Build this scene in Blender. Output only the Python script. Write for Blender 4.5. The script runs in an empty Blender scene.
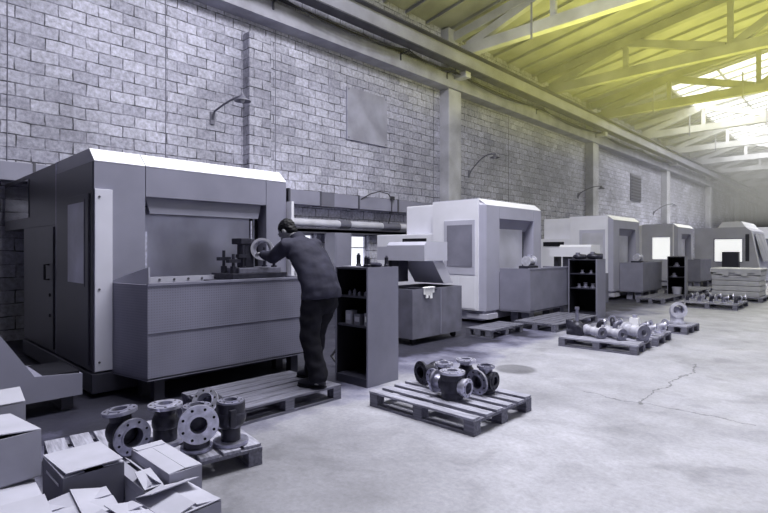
import bpy, bmesh, math, random
from mathutils import Vector, Matrix, Quaternion, noise as mnoise
random.seed(7)
PI = math.pi
scene = bpy.context.scene
COL = scene.collection

# ------------------------------------------------------------------ materials
def V(v, t=1.0):
    """grey of linear brightness v with the faint violet cast of the place (t = amount of cast)"""
    return (v*(1-.07*t), v*(1-.075*t), v*(1+.30*t), 1)

def mat(name, col, rough=.55, metal=0.0, var=.25, scale=6.0, bump=0.0, bscale=40.0, emit=None, coat=0.0, stretch=None):
    m = bpy.data.materials.new(name); m.use_nodes = True
    nt = m.node_tree; b = nt.nodes['Principled BSDF']
    b.inputs['Roughness'].default_value = rough
    b.inputs['Metallic'].default_value = metal
    if coat: b.inputs['Coat Weight'].default_value = coat
    tc = nt.nodes.new('ShaderNodeTexCoord')
    src = tc.outputs['Object']
    if stretch:
        mp = nt.nodes.new('ShaderNodeMapping'); mp.inputs['Scale'].default_value = stretch
        nt.links.new(src, mp.inputs['Vector']); src = mp.outputs['Vector']
    nz = nt.nodes.new('ShaderNodeTexNoise'); nz.inputs['Scale'].default_value = scale; nz.inputs['Detail'].default_value = 6
    nt.links.new(src, nz.inputs['Vector'])
    r = nt.nodes.new('ShaderNodeMapRange'); r.inputs['From Min'].default_value = .3; r.inputs['From Max'].default_value = .7
    r.inputs['To Min'].default_value = 1-var; r.inputs['To Max'].default_value = 1+var
    nt.links.new(nz.outputs['Fac'], r.inputs['Value'])
    mx = nt.nodes.new('ShaderNodeVectorMath'); mx.operation = 'SCALE'
    mx.inputs[0].default_value = col[:3]
    nt.links.new(r.outputs['Result'], mx.inputs['Scale'])
    nt.links.new(mx.outputs['Vector'], b.inputs['Base Color'])
    if bump:
        n2 = nt.nodes.new('ShaderNodeTexNoise'); n2.inputs['Scale'].default_value = bscale; n2.inputs['Detail'].default_value = 4
        nt.links.new(src, n2.inputs['Vector'])
        bp = nt.nodes.new('ShaderNodeBump'); bp.inputs['Strength'].default_value = bump; bp.inputs['Distance'].default_value = .01
        nt.links.new(n2.outputs['Fac'], bp.inputs['Height']); nt.links.new(bp.outputs['Normal'], b.inputs['Normal'])
    if emit:
        b.inputs['Emission Color'].default_value = emit[0]; b.inputs['Emission Strength'].default_value = emit[1]
    return m

M = {}
M['paint_dark']   = mat('dark grey machine paint', V(.036, 1.4), .38, var=.12, scale=2.5)
M['paint_mid']    = mat('mid grey machine paint', V(.245, .85), .35, var=.10, scale=2)
M['paint_mid2']   = mat('lighter grey machine paint', V(.25, .9), .4, var=.08, scale=2)
M['paint_light']  = mat('light grey machine paint', V(.50, .6), .38, var=.07, scale=2)
M['paint_white']  = mat('white machine paint', V(.78, .35), .38, var=.05, scale=2)
M['paint_strip']  = mat('pale grey strip paint', V(.62, .5), .38, var=.06, scale=2)
M['paint_shelf']  = mat('grey cabinet paint', V(.22, .9), .5, var=.10, scale=3)
M['bin_paint']    = mat('worn grey bin paint', V(.15, .9), .55, var=.22, scale=4)
M['tray_paint']   = mat('grey tray paint', V(.20, .9), .5, var=.12, scale=3)
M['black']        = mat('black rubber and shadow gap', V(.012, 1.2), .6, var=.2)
M['steel']        = mat('brushed stainless steel', V(.40, .7), .33, metal=.85, var=.22, scale=2.2, stretch=(1, 1, .6))
M['steel_pale']   = mat('steel paled for reflection', V(.58, .5), .35, metal=.35, var=.15, scale=2)
M['glass_dark']   = mat('dark machine window', V(.05, 1.0), .12, var=.3, scale=1.5)
M['glass_mid']    = mat('grey frosted machine window', V(.22, .8), .25, var=.3, scale=1.2)
M['glass_side']   = mat('scuffed frosted side window', V(.42, .7), .3, var=.35, scale=1.6)
M['glass_pale']   = mat('pale frosted machine window', V(.55, .4), .2, var=.2, scale=1.5)
M['glass_glow']    = mat('machine window with painted glow', V(.8, .1), .2, var=.05, emit=((.97, .98, 1, 1), 1.1))  # pane brightness put in as emission, no lamp inside
M['iron']         = mat('dark cast iron', V(.035, 1.4), .42, metal=.35, var=.35, scale=14, bump=.25, bscale=60)
M['iron_mid']     = mat('grey cast iron', V(.20, .9), .45, metal=.4, var=.3, scale=14, bump=.2, bscale=60)
M['machined']     = mat('machined flange face', V(.66, .6), .30, metal=.7, var=.3, scale=18)
M['machined_dull'] = mat('dull machined flange', V(.38, .8), .34, metal=.7, var=.35, scale=18)
M['cast_pale']    = mat('pale bare casting', V(.52, .5), .5, metal=.25, var=.2, scale=12)
M['wood']         = mat('weathered grey pallet wood', V(.31, .7), .8, var=.42, scale=5, bump=.3, bscale=18, stretch=(1, 9, 9))
M['wood_dark']    = mat('dirty and shade-darkened pallet wood', V(.14, .9), .75, var=.42, scale=5, bump=.3, bscale=18, stretch=(1, 9, 9))
M['card']         = mat('grey cardboard', V(.30, .7), .75, var=.10, scale=5)
M['card_pale']    = mat('pale cardboard', V(.43, .6), .7, var=.08, scale=5)
M['card_dark']    = mat('dull cardboard', V(.15, .9), .8, var=.12, scale=5)
M['tape']         = mat('clear packing tape', V(.55, .5), .25, var=.05)
M['label_white']  = mat('white paper label', V(.85, .2), .7, var=.03)
M['concrete']     = mat('painted concrete', V(.34, .6), .75, var=.28, scale=1.6, bump=.2, bscale=25)
M['concrete_pale'] = mat('pale painted concrete', V(.50, .35), .75, var=.25, scale=1.4, bump=.2, bscale=25)
M['truss']        = mat('whitewashed truss concrete', V(.55, .2), .75, var=.22, scale=1.3)
M['truss_shaded']   = mat('shade-darkened truss concrete', V(.26, .2), .8, var=.25, scale=1.3)
M['rail']         = mat('grey painted steel girder', V(.30, .7), .5, var=.22, scale=1.2)
M['rail_edge']    = mat('dark dirty steel flange', V(.075, .9), .6, var=.3, scale=3)
M['duct']         = mat('grey sheet duct', V(.26, .9), .45, var=.15, scale=1.5)
M['duct_dark']    = mat('dark sheet duct section', V(.15, .9), .45, var=.15, scale=1.5)
M['pipe']         = mat('pale insulated pipe', V(.55, .5), .45, var=.15, scale=3)
M['cable']        = mat('black cable', V(.03, 1), .6, var=.2)
M['sheet']        = mat('dull galvanised sheet', V(.36, .7), .45, metal=.1, var=.25, scale=1.6)
M['skin']         = mat('skin', V(.30, .35), .5, var=.08)
M['jacket']       = mat('dark work jacket', V(.036, 1.6), .8, var=.25, scale=9, bump=.35, bscale=14)
M['trousers']     = mat('dark work trousers', V(.010, 1.6), .85, var=.3, scale=9, bump=.4, bscale=14)
M['shoe']         = mat('dark leather', V(.022, 1.2), .5, var=.2)
M['hair']         = mat('dark hair', V(.008, 1.2), .55, var=.3, scale=60, bump=.5, bscale=90)
M['rag']          = mat('white rag', V(.85, .15), .9, var=.05)
M['film']         = mat('pale stretch film', V(.40, .3), .35, var=.12, scale=4, bump=.5, bscale=9)
M['skylight']     = mat('bright skylight glass', (.9, .93, 1, 1), .3, var=.02, emit=((1, 1, .97, 1), 2.6))
M['daylight']     = mat('daylit window glass', (.9, .93, 1, 1), .3, var=.02, emit=((.95, .97, 1, 1), 1.5))
M['daylight_dim'] = mat('unseen window glass glow', (.9, .93, 1, 1), .3, var=.02, emit=((.95, .97, 1, 1), .45))  # added glow for window and skylight panes out of view
M['bulb']         = mat('milky bulb glass', V(.6, .2), .2, var=.02)

# perforated tray sheet: fine grid of dark holes
for _k in ('jacket', 'trousers', 'black', 'hair', 'iron', 'shoe'):
    M[_k].node_tree.nodes['Principled BSDF'].inputs['Specular IOR Level'].default_value = .18 if _k != 'iron' else .5
def perforated():
    m = mat('perforated grey sheet', V(.23, .95), .42, var=.12, scale=1.6)
    nt = m.node_tree; b = nt.nodes['Principled BSDF']
    old = b.inputs['Base Color'].links[0].from_socket
    tc = nt.nodes.new('ShaderNodeTexCoord')
    sx = nt.nodes.new('ShaderNodeSeparateXYZ'); nt.links.new(tc.outputs['Object'], sx.inputs[0])
    def sine(sock):
        a = nt.nodes.new('ShaderNodeMath'); a.operation = 'MULTIPLY'; a.inputs[1].default_value = 2*PI/.026
        nt.links.new(sock, a.inputs[0])
        s = nt.nodes.new('ShaderNodeMath'); s.operation = 'SINE'; nt.links.new(a.outputs[0], s.inputs[0])
        return s.outputs[0]
    add = nt.nodes.new('ShaderNodeMath'); add.operation = 'ADD'
    a1 = nt.nodes.new('ShaderNodeMath'); a1.operation = 'ADD'
    nt.links.new(sx.outputs['X'], a1.inputs[0]); nt.links.new(sx.outputs['Y'], a1.inputs[1])
    nt.links.new(sine(a1.outputs[0]), add.inputs[0]); nt.links.new(sine(sx.outputs['Z']), add.inputs[1])
    r = nt.nodes.new('ShaderNodeMapRange'); r.inputs['From Min'].default_value = .9; r.inputs['From Max'].default_value = 1.3
    r.inputs['To Min'].default_value = 1; r.inputs['To Max'].default_value = .68
    nt.links.new(add.outputs[0], r.inputs['Value'])
    mx = nt.nodes.new('ShaderNodeVectorMath'); mx.operation = 'SCALE'
    nt.links.new(old, mx.inputs[0]); nt.links.new(r.outputs['Result'], mx.inputs['Scale'])
    nt.links.new(mx.outputs['Vector'], b.inputs['Base Color'])
    return m
M['perforated'] = perforated()

def brick_mat():
    m = bpy.data.materials.new('whitewashed block masonry'); m.use_nodes = True
    nt = m.node_tree; N = nt.nodes; L = nt.links; b = N['Principled BSDF']; b.inputs['Roughness'].default_value = .85
    g = N.new('ShaderNodeNewGeometry')
    s = N.new('ShaderNodeSeparateXYZ'); L.new(g.outputs['Position'], s.inputs[0])
    # wobble the courses a little
    nz = N.new('ShaderNodeTexNoise'); nz.inputs['Scale'].default_value = 2.2; nz.inputs['Detail'].default_value = 3
    L.new(g.outputs['Position'], nz.inputs['Vector'])
    c = N.new('ShaderNodeCombineXYZ')
    ax = N.new('ShaderNodeMath'); ax.operation = 'ADD'; L.new(s.outputs['X'], ax.inputs[0]); L.new(s.outputs['Y'], ax.inputs[1])
    L.new(ax.outputs[0], c.inputs[0]); L.new(s.outputs['Z'], c.inputs[1])
    w = N.new('ShaderNodeVectorMath'); w.operation = 'MULTIPLY_ADD'
    w.inputs[1].default_value = (.07, .05, 0)
    L.new(nz.outputs['Color'], w.inputs[0]); L.new(c.outputs[0], w.inputs[2])
    br = N.new('ShaderNodeTexBrick')
    br.inputs['Scale'].default_value = 1; br.inputs['Brick Width'].default_value = .42; br.inputs['Row Height'].default_value = .215
    br.inputs['Mortar Size'].default_value = .012; br.inputs['Mortar Smooth'].default_value = .35; br.inputs['Bias'].default_value = .1
    br.inputs['Color1'].default_value = V(.38, .7); br.inputs['Color2'].default_value = V(.56, .6); br.inputs['Mortar'].default_value = V(.42, .7)
    L.new(w.outputs[0], br.inputs['Vector'])
    # fine dirt + big patches + missing mortar
    n1 = N.new('ShaderNodeTexNoise'); n1.inputs['Scale'].default_value = 14; n1.inputs['Detail'].default_value = 8; n1.inputs['Roughness'].default_value = .7
    n2 = N.new('ShaderNodeTexNoise'); n2.inputs['Scale'].default_value = .55; n2.inputs['Detail'].default_value = 4
    for n in (n1, n2): L.new(g.outputs['Position'], n.inputs['Vector'])
    def rng(n, a, d, lo=.3, hi=.7):
        r = N.new('ShaderNodeMapRange'); r.inputs['From Min'].default_value = lo; r.inputs['From Max'].default_value = hi
        r.inputs['To Min'].default_value = a; r.inputs['To Max'].default_value = d; L.new(n.outputs['Fac'], r.inputs['Value']); return r
    r1 = rng(n1, .55, 1.28); r2 = rng(n2, .72, 1.2)
    mu = N.new('ShaderNodeMath'); mu.operation = 'MULTIPLY'; L.new(r1.outputs[0], mu.inputs[0]); L.new(r2.outputs[0], mu.inputs[1])
    # joints: open and dark in places, limewashed over in others
    n3 = N.new('ShaderNodeTexNoise'); n3.inputs['Scale'].default_value = 3.6; n3.inputs['Detail'].default_value = 5; L.new(g.outputs['Position'], n3.inputs['Vector'])
    r3 = rng(n3, .10, .82, .40, .60)
    jm = N.new('ShaderNodeMath'); jm.operation = 'MULTIPLY'; L.new(br.outputs['Fac'], jm.inputs[0]); L.new(r3.outputs[0], jm.inputs[1])
    ji = N.new('ShaderNodeMath'); ji.operation = 'SUBTRACT'; ji.inputs[0].default_value = 1; L.new(jm.outputs[0], ji.inputs[1])
    mu2 = N.new('ShaderNodeMath'); mu2.operation = 'MULTIPLY'; L.new(mu.outputs[0], mu2.inputs[0]); L.new(ji.outputs[0], mu2.inputs[1]); mu = mu2
    sc = N.new('ShaderNodeVectorMath'); sc.operation = 'SCALE'; L.new(br.outputs['Color'], sc.inputs[0]); L.new(mu.outputs[0], sc.inputs['Scale'])
    L.new(sc.outputs[0], b.inputs['Base Color'])
    h = N.new('ShaderNodeMath'); h.operation = 'MULTIPLY_ADD'; h.inputs[1].default_value = -1.0
    L.new(br.outputs['Fac'], h.inputs[0]); 
    h2 = N.new('ShaderNodeMath'); h2.operation = 'MULTIPLY'; h2.inputs[1].default_value = .5; L.new(n1.outputs['Fac'], h2.inputs[0]); L.new(h2.outputs[0], h.inputs[2])
    bp = N.new('ShaderNodeBump'); bp.inputs['Strength'].default_value = .7; bp.inputs['Distance'].default_value = .02
    L.new(h.outputs[0], bp.inputs['Height']); L.new(bp.outputs[0], b.inputs['Normal'])
    return m
M['brick'] = brick_mat()

def floor_mat():
    m = bpy.data.materials.new('worn concrete floor'); m.use_nodes = True
    nt = m.node_tree; N = nt.nodes; L = nt.links; b = N['Principled BSDF']
    g = N.new('ShaderNodeNewGeometry'); P = g.outputs['Position']
    def noise(sc, det=6, ro=.55, dist=0):
        n = N.new('ShaderNodeTexNoise'); n.inputs['Scale'].default_value = sc; n.inputs['Detail'].default_value = det
        n.inputs['Roughness'].default_value = ro; n.inputs['Distortion'].default_value = dist; L.new(P, n.inputs['Vector']); return n.outputs['Fac']
    def rng(s, lo, hi, a, d):
        r = N.new('ShaderNodeMapRange'); r.inputs['From Min'].default_value = lo; r.inputs['From Max'].default_value = hi
        r.inputs['To Min'].default_value = a; r.inputs['To Max'].default_value = d; L.new(s, r.inputs['Value']); return r.outputs[0]
    def math_(op, a, bb=None, c=None):
        n = N.new('ShaderNodeMath'); n.operation = op
        for i, v in enumerate((a, bb, c)):
            if v is None: continue
            if isinstance(v, (int, float)): n.inputs[i].default_value = v
            else: L.new(v, n.inputs[i])
        return n.outputs[0]
    f = math_('MULTIPLY', rng(noise(.9, 5, .6, .4), .35, .65, .84, 1.12), rng(noise(3.2, 8, .65, .6), .3, .7, .86, 1.12))
    f = math_('MULTIPLY', f, rng(noise(26, 8, .75), .3, .7, .80, 1.16))
    # dark wiped patches
    f = math_('MULTIPLY', f, rng(noise(1.5, 3, .5, 1.2), .56, .66, 1, .84))
    s = N.new('ShaderNodeSeparateXYZ'); L.new(P, s.inputs[0])
    X, Y = s.outputs['X'], s.outputs['Y']
    wob = rng(noise(2.3, 5, .6), .3, .7, -.07, .07)
    def crack(axis, other, c0, lo, hi, wdt):
        d = math_('ABSOLUTE', math_('SUBTRACT', math_('ADD', axis, wob), c0))
        line = rng(d, wdt*.4, wdt, 1, 0)
        a = math_('MULTIPLY', math_('GREATER_THAN', other, lo), math_('LESS_THAN', other, hi))
        return math_('MULTIPLY', line, a)
    cr = math_('MAXIMUM', crack(X, Y, -1.68, 5.30, 7.7, .013), crack(Y, X, 5.36, -2.25, -.75, .011))
    f = math_('MULTIPLY', f, rng(cr, 0, 1, 1, .45))
    # oval plate / oil stain
    def blob(cx, cy, r, soft):
        dx = math_('SUBTRACT', X, cx); dy = math_('SUBTRACT', Y, cy)
        d = math_('SQRT', math_('ADD', math_('MULTIPLY', dx, dx), math_('MULTIPLY', dy, dy)))
        return rng(d, r-soft, r+soft, 1, 0)
    f = math_('MULTIPLY', f, rng(blob(-3.29, 5.79, .25, .03), 0, 1, 1, .50))
    f = math_('MULTIPLY', f, rng(blob(-2.55, 4.85, .35, .2), 0, 1, 1, .75))
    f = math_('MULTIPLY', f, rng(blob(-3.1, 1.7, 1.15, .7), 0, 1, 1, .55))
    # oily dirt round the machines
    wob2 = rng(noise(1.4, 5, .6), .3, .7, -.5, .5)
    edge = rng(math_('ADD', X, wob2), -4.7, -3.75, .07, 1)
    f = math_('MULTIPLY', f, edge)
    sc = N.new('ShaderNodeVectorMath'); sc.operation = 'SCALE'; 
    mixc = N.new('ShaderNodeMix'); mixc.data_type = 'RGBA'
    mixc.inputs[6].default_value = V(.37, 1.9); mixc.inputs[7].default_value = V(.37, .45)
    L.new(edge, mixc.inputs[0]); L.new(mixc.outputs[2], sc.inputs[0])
    L.new(f, sc.inputs['Scale']); L.new(sc.outputs[0], b.inputs['Base Color'])
    L.new(rng(noise(2, 6, .6), .3, .7, .42, .68), b.inputs['Roughness'])
    bp = N.new('ShaderNodeBump'); bp.inputs['Strength'].default_value = .25; bp.inputs['Distance'].default_value = .01
    L.new(noise(22, 6, .65), bp.inputs['Height']); L.new(bp.outputs[0], b.inputs['Normal'])
    return m
M['floor'] = floor_mat()

# ------------------------------------------------------------------ mesh helpers
def frame_for(d):
    d = Vector(d).normalized()
    up = Vector((0, 0, 1)) if abs(d.z) < .95 else Vector((0, 1, 0))
    a = d.cross(up).normalized(); b = a.cross(d).normalized()
    return a, b, d

class MB:
    def __init__(s): s.bm = bmesh.new()
    def quadbox(s, P):
        v = [s.bm.verts.new(p) for p in P]
        for f in ((3, 2, 1, 0), (4, 5, 6, 7), (0, 1, 5, 4), (1, 2, 6, 5), (2, 3, 7, 6), (3, 0, 4, 7)):
            s.bm.faces.new([v[i] for i in f])
        s.last = v
        return s
    def box(s, x0, x1, y0, y1, z0, z1, bevel=0, M4=None):
        P = [(x0, y0, z0), (x1, y0, z0), (x1, y1, z0), (x0, y1, z0), (x0, y0, z1), (x1, y0, z1), (x1, y1, z1), (x0, y1, z1)]
        if M4: P = [M4 @ Vector(p) for p in P]
        s.quadbox(P); v = s.last
        if bevel:
            es = list({e for q in v for e in q.link_edges})
            bmesh.ops.bevel(s.bm, geom=es, offset=bevel, segments=2, profile=.6, affect='EDGES')
        return s
    def taper(s, bot, z0, top, z1):
        n = len(bot)
        a = [s.bm.verts.new((p[0], p[1], z0)) for p in bot]; b = [s.bm.verts.new((p[0], p[1], z1)) for p in top]
        s.bm.faces.new(a[::-1]); s.bm.faces.new(b)
        for i in range(n): s.bm.faces.new((a[i], a[(i+1) % n], b[(i+1) % n], b[i]))
        return s
    def extrude(s, poly, axis, a0, a1):
        """polygon in the other two axes (order x,y,z without axis) pulled from a0 to a1"""
        def pt(p, a):
            return {'x': (a, p[0], p[1]), 'y': (p[0], a, p[1]), 'z': (p[0], p[1], a)}[axis]
        A = [s.bm.verts.new(pt(p, a0)) for p in poly]; B = [s.bm.verts.new(pt(p, a1)) for p in poly]
        n = len(poly)
        s.bm.faces.new(A[::-1]); s.bm.faces.new(B)
        for i in range(n): s.bm.faces.new((A[i], A[(i+1) % n], B[(i+1) % n], B[i]))
        return s
    def lathe(s, prof, o=(0, 0, 0), d=(0, 0, 1), n=20):
        a, b, c = frame_for(d); o = Vector(o)
        rings = []
        for (r, h) in prof:
            if r < 1e-6: rings.append([s.bm.verts.new(o+c*h)])
            else: rings.append([s.bm.verts.new(o+c*h+(a*math.cos(2*PI*i/n)+b*math.sin(2*PI*i/n))*r) for i in range(n)])
        for A, B in zip(rings, rings[1:]):
            if len(A) == 1 and len(B) == 1: continue
            for i in range(n):
                j = (i+1) % n
                if len(A) == 1: s.bm.faces.new((A[0], B[j], B[i]))
                elif len(B) == 1: s.bm.faces.new((A[i], A[j], B[0]))
                else: s.bm.faces.new((A[i], A[j], B[j], B[i]))
        return s
    def cyl(s, o, d, r, L, n=16, r2=None):
        r2 = r if r2 is None else r2
        return s.lathe([(0, 0), (r, 0), (r2, L), (0, L)], o, d, n)
    def tube(s, pts, r, n=8):
        pts = [Vector(p) for p in pts]
        rs = r if isinstance(r, (list, tuple)) else [r]*len(pts)
        rings = []; a = None
        for i, p in enumerate(pts):
            t = (pts[min(i+1, len(pts)-1)]-pts[max(i-1, 0)]).normalized()
            if a is None: a = frame_for(t)[0]
            a = (a - t*a.dot(t)).normalized(); b = t.cross(a)
            rings.append([s.bm.verts.new(p+(a*math.cos(2*PI*k/n)+b*math.sin(2*PI*k/n))*rs[i]) for k in range(n)])
        for A, B in zip(rings, rings[1:]):
            for k in range(n): s.bm.faces.new((A[k], A[(k+1) % n], B[(k+1) % n], B[k]))
        s.bm.faces.new(rings[0][::-1]); s.bm.faces.new(rings[-1])
        return s
    def loft(s, rings, n=20):
        """rings: (centre, side vector*radius, other vector*radius); closed ends"""
        R = []
        for c, u, w in rings:
            c, u, w = Vector(c), Vector(u), Vector(w)
            R.append([s.bm.verts.new(c+u*math.cos(2*PI*k/n)+w*math.sin(2*PI*k/n)) for k in range(n)])
        for A, B in zip(R, R[1:]):
            for k in range(n): s.bm.faces.new((A[k], A[(k+1) % n], B[(k+1) % n], B[k]))
        s.bm.faces.new(R[0][::-1]); s.bm.faces.new(R[-1])
        return s
    def ball(s, c, rx, ry=None, rz=None, M4=None, u=16, v=10):
        ry = rx if ry is None else ry; rz = rx if rz is None else rz
        mtx = Matrix.Translation(c) @ (M4 or Matrix.Identity(4)) @ Matrix.Diagonal((rx, ry, rz, 1))
        bmesh.ops.create_uvsphere(s.bm, u_segments=u, v_segments=v, radius=1, matrix=mtx)
        return s
    def build(s, name, m, parent=None, smooth=False, angle=.6):
        bmesh.ops.recalc_face_normals(s.bm, faces=s.bm.faces[:])
        me = bpy.data.meshes.new(name); s.bm.to_mesh(me); s.bm.free()
        me.materials.append(M[m] if isinstance(m, str) else m)
        if smooth:
            for p in me.polygons: p.use_smooth = True
            me.set_sharp_from_angle(angle=angle)
        o = bpy.data.objects.new(name, me); COL.objects.link(o)
        if parent: o.parent = parent
        return o

def tag(o, label=None, cat=None, group=None, kind=None):
    if label: o['label'] = label
    if cat: o['category'] = cat
    if group: o['group'] = group
    if kind: o['kind'] = kind
    return o
def thing(name, label, cat, loc=(0, 0, 0), rz=0.0, group=None, kind=None):
    o = bpy.data.objects.new(name, None); COL.objects.link(o)
    o.location = loc; o.rotation_euler = (0, 0, rz); o.empty_display_size = .1
    return tag(o, label, cat, group, kind)
def dup(src, loc, rz=0.0, label=None, group=None):
    c = src.copy(); COL.objects.link(c); c.location = loc; c.rotation_euler = (0, 0, rz)
    if label: c['label'] = label
    if group: c['group'] = group
    for ch in list(src.children):
        d = ch.copy(); COL.objects.link(d); d.parent = c
        for g in list(ch.children):
            e = g.copy(); COL.objects.link(e); e.parent = d
    return c
def remeshed(mb, voxel, smooth_it=6):
    bmesh.ops.recalc_face_normals(mb.bm, faces=mb.bm.faces[:])
    me = bpy.data.meshes.new('tmp'); mb.bm.to_mesh(me); mb.bm.free()
    o = bpy.data.objects.new('tmp', me); COL.objects.link(o)
    r = o.modifiers.new('r', 'REMESH'); r.mode = 'VOXEL'; r.voxel_size = voxel
    s = o.modifiers.new('s', 'SMOOTH'); s.iterations = smooth_it; s.factor = .5
    dg = bpy.context.evaluated_depsgraph_get()
    out = bpy.data.meshes.new_from_object(o.evaluated_get(dg))
    bpy.data.objects.remove(o)
    for p in out.polygons: p.use_smooth = True
    return out
def mesh_obj(name, me, m, parent):
    me.name = name; me.materials.clear(); me.materials.append(M[m])
    o = bpy.data.objects.new(name, me); COL.objects.link(o); o.parent = parent
    return o

# ------------------------------------------------------------------ the hall
WX = -10.3                                   # inner face of the left wall
RX = 9.0
Y0, Y1 = -7.0, 74.0
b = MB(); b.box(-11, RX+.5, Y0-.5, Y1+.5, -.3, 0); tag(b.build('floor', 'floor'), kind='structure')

def roof_z(x): return 8.75 + .17*(min(x, -x if x > 0 else x)+10.3) if x <= 0 else 8.75 + .17*(10.3-x)

# left wall with low window openings
wins = [(7.3, 8.2), (8.95, 10.08)]
WZ0, WZ1 = 1.0, 1.92
b = MB()
ys = [Y0] + [v for w in wins for v in w] + [Y1]
for i in range(0, len(ys), 2): b.box(WX-.4, WX, ys[i], ys[i+1], 0, 8.9)
for (a, c) in wins: b.box(WX-.4, WX, a, c, 0, WZ0).box(WX-.4, WX, a, c, WZ1, 8.9)
tag(b.build('wall_left', 'brick'), kind='structure')
for i, (a, c) in enumerate(wins):
    fr = MB()
    fr.box(WX-.2, WX-.14, a, a+.05, WZ0, WZ1).box(WX-.2, WX-.14, c-.05, c, WZ0, WZ1).box(WX-.2, WX-.14, a, c, WZ0, WZ0+.05).box(WX-.2, WX-.14, a, c, WZ1-.05, WZ1)
    m_ = (a+c)/2; fr.box(WX-.195, WX-.145, m_-.02, m_+.02, WZ0, WZ1); fr.box(WX-.19, WX-.15, a, c, 1.55, 1.58)
    w = fr.build('window_%d' % (i+1), 'paint_light'); tag(w, kind='structure')
    MB().box(WX-.26, WX-.22, a, c, WZ0, WZ1).build('pane', 'daylight', w)

b = MB(); b.box(-11, RX+.5, Y1, Y1+.4, 0, 11); tag(b.build('wall_far', 'concrete'), kind='structure')
b = MB()
wr = [(y, y+4.2) for y in (-4, 2, 8, 14, 20, 26, 32, 38, 44, 50, 56, 62)]
b.box(RX, RX+.4, Y0, Y1, 0, 2.2).box(RX, RX+.4, Y0, Y1, 6.2, 9.1)
e = [Y0]+[v for w in wr for v in w]+[Y1]
for i in range(0, len(e), 2): b.box(RX, RX+.4, e[i], e[i+1], 2.2, 6.2)
tag(b.build('wall_right', 'brick'), kind='structure')

# masonry pilaster and concrete columns
b = MB(); b.box(WX-.05, WX+.27, 6.10, 6.66, 0, 6.36); tag(b.build('trim_2', 'brick'), kind='structure')
for k, y in enumerate((13.3, 24.9, 37.0, 49.0, 61.0)):
    c = MB(); c.box(WX-.02, -9.93, y, y+.68, 0, 6.72, bevel=.03)
    c.box(WX-.02, -9.99, y+.06, y+.62, 6.72, 8.7)
    c.box(-9.95, -9.42, y+.2, y+.48, 7.02, 7.2)
    o = c.build('column', 'concrete_pale'); tag(o, 'square concrete wall column carrying the crane girder', 'column', 'concrete wall columns', 'structure')
# ring beam ledge on the wall
b = MB(); b.extrude([(WX-.02, 6.72), (-9.86, 6.72), (-9.86, 7.12), (WX-.02, 7.2)], 'y', Y0, Y1)
tag(b.build('trim_1', 'concrete'), kind='structure')

# crane girder: I-beam with web, flanges, stiffeners, track
t = thing('crane_girder', 'long grey steel crane girder carried along the wall columns', 'girder', (-9.4, 0, 7.2))
MB().box(-.012, .012, -6, 70, .03, .51).build('web', 'rail', t)
MB().box(-.17, .17, -6, 70, 0, .035).build('flange', 'rail_edge', t)
MB().box(-.17, .17, -6, 70, .505, .54).build('flange', 'rail_edge', t)
MB().box(-.04, .04, -6, 70, .54, .62).build('track', 'rail_edge', t)

# roof: ribbed slabs with two skylight openings
SK = [(-7.2, -1.2, 27.0, 47.0), (1.2, 5.6, 2.0, 47.0), (-5.0, -1.2, 1.3, 8.1)]
def roof_piece(bm_, x0, x1, y0, y1):
    bm_.quadbox([(x0, y0, roof_z(x0)), (x1, y0, roof_z(x1)), (x1, y1, roof_z(x1)), (x0, y1, roof_z(x0)),
                 (x0, y0, roof_z(x0)+.15), (x1, y0, roof_z(x1)+.15), (x1, y1, roof_z(x1)+.15), (x0, y1, roof_z(x0)+.15)])
b = MB()
a, c, d, e = SK[0]
na, nc, n0, n1 = SK[2]
roof_piece(b, -10.8, 0, Y0-.5, n0); roof_piece(b, -10.8, na, n0, n1); roof_piece(b, nc, 0, n0, n1); roof_piece(b, -10.8, 0, n1, d); roof_piece(b, -10.8, a, d, e); roof_piece(b, c, 0, d, e); roof_piece(b, -10.8, 0, e, Y1+.5)
a, c, d, e = SK[1]
roof_piece(b, 0, RX+.5, Y0-.5, d); roof_piece(b, 0, a, d, e); roof_piece(b, c, RX+.5, d, e); roof_piece(b, 0, RX+.5, e, Y1+.5)
y = Y0
while y < Y1:                                   # ribs run from wall to ridge
    for (xa, xb) in (((-10.3, -7.2), (-1.2, 0)) if 26.9 <= y <= 47 else ((-10.3, na), (nc, 0)) if n0-.1 <= y <= n1 else ((-10.3, 0),)):
        b.quadbox([(xa, y, roof_z(xa)-.10), (xb, y, roof_z(xb)-.10), (xb, y+.10, roof_z(xb)-.10), (xa, y+.10, roof_z(xa)-.10),
                   (xa, y, roof_z(xa)+.02), (xb, y, roof_z(xb)+.02), (xb, y+.10, roof_z(xb)+.02), (xa, y+.10, roof_z(xa)+.02)])
    y += .98
M['slab'] = mat('pale roof slab', V(.34, .2), .8, var=.2, scale=1.2)
tag(b.build('ceiling', 'slab'), kind='structure')
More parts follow.
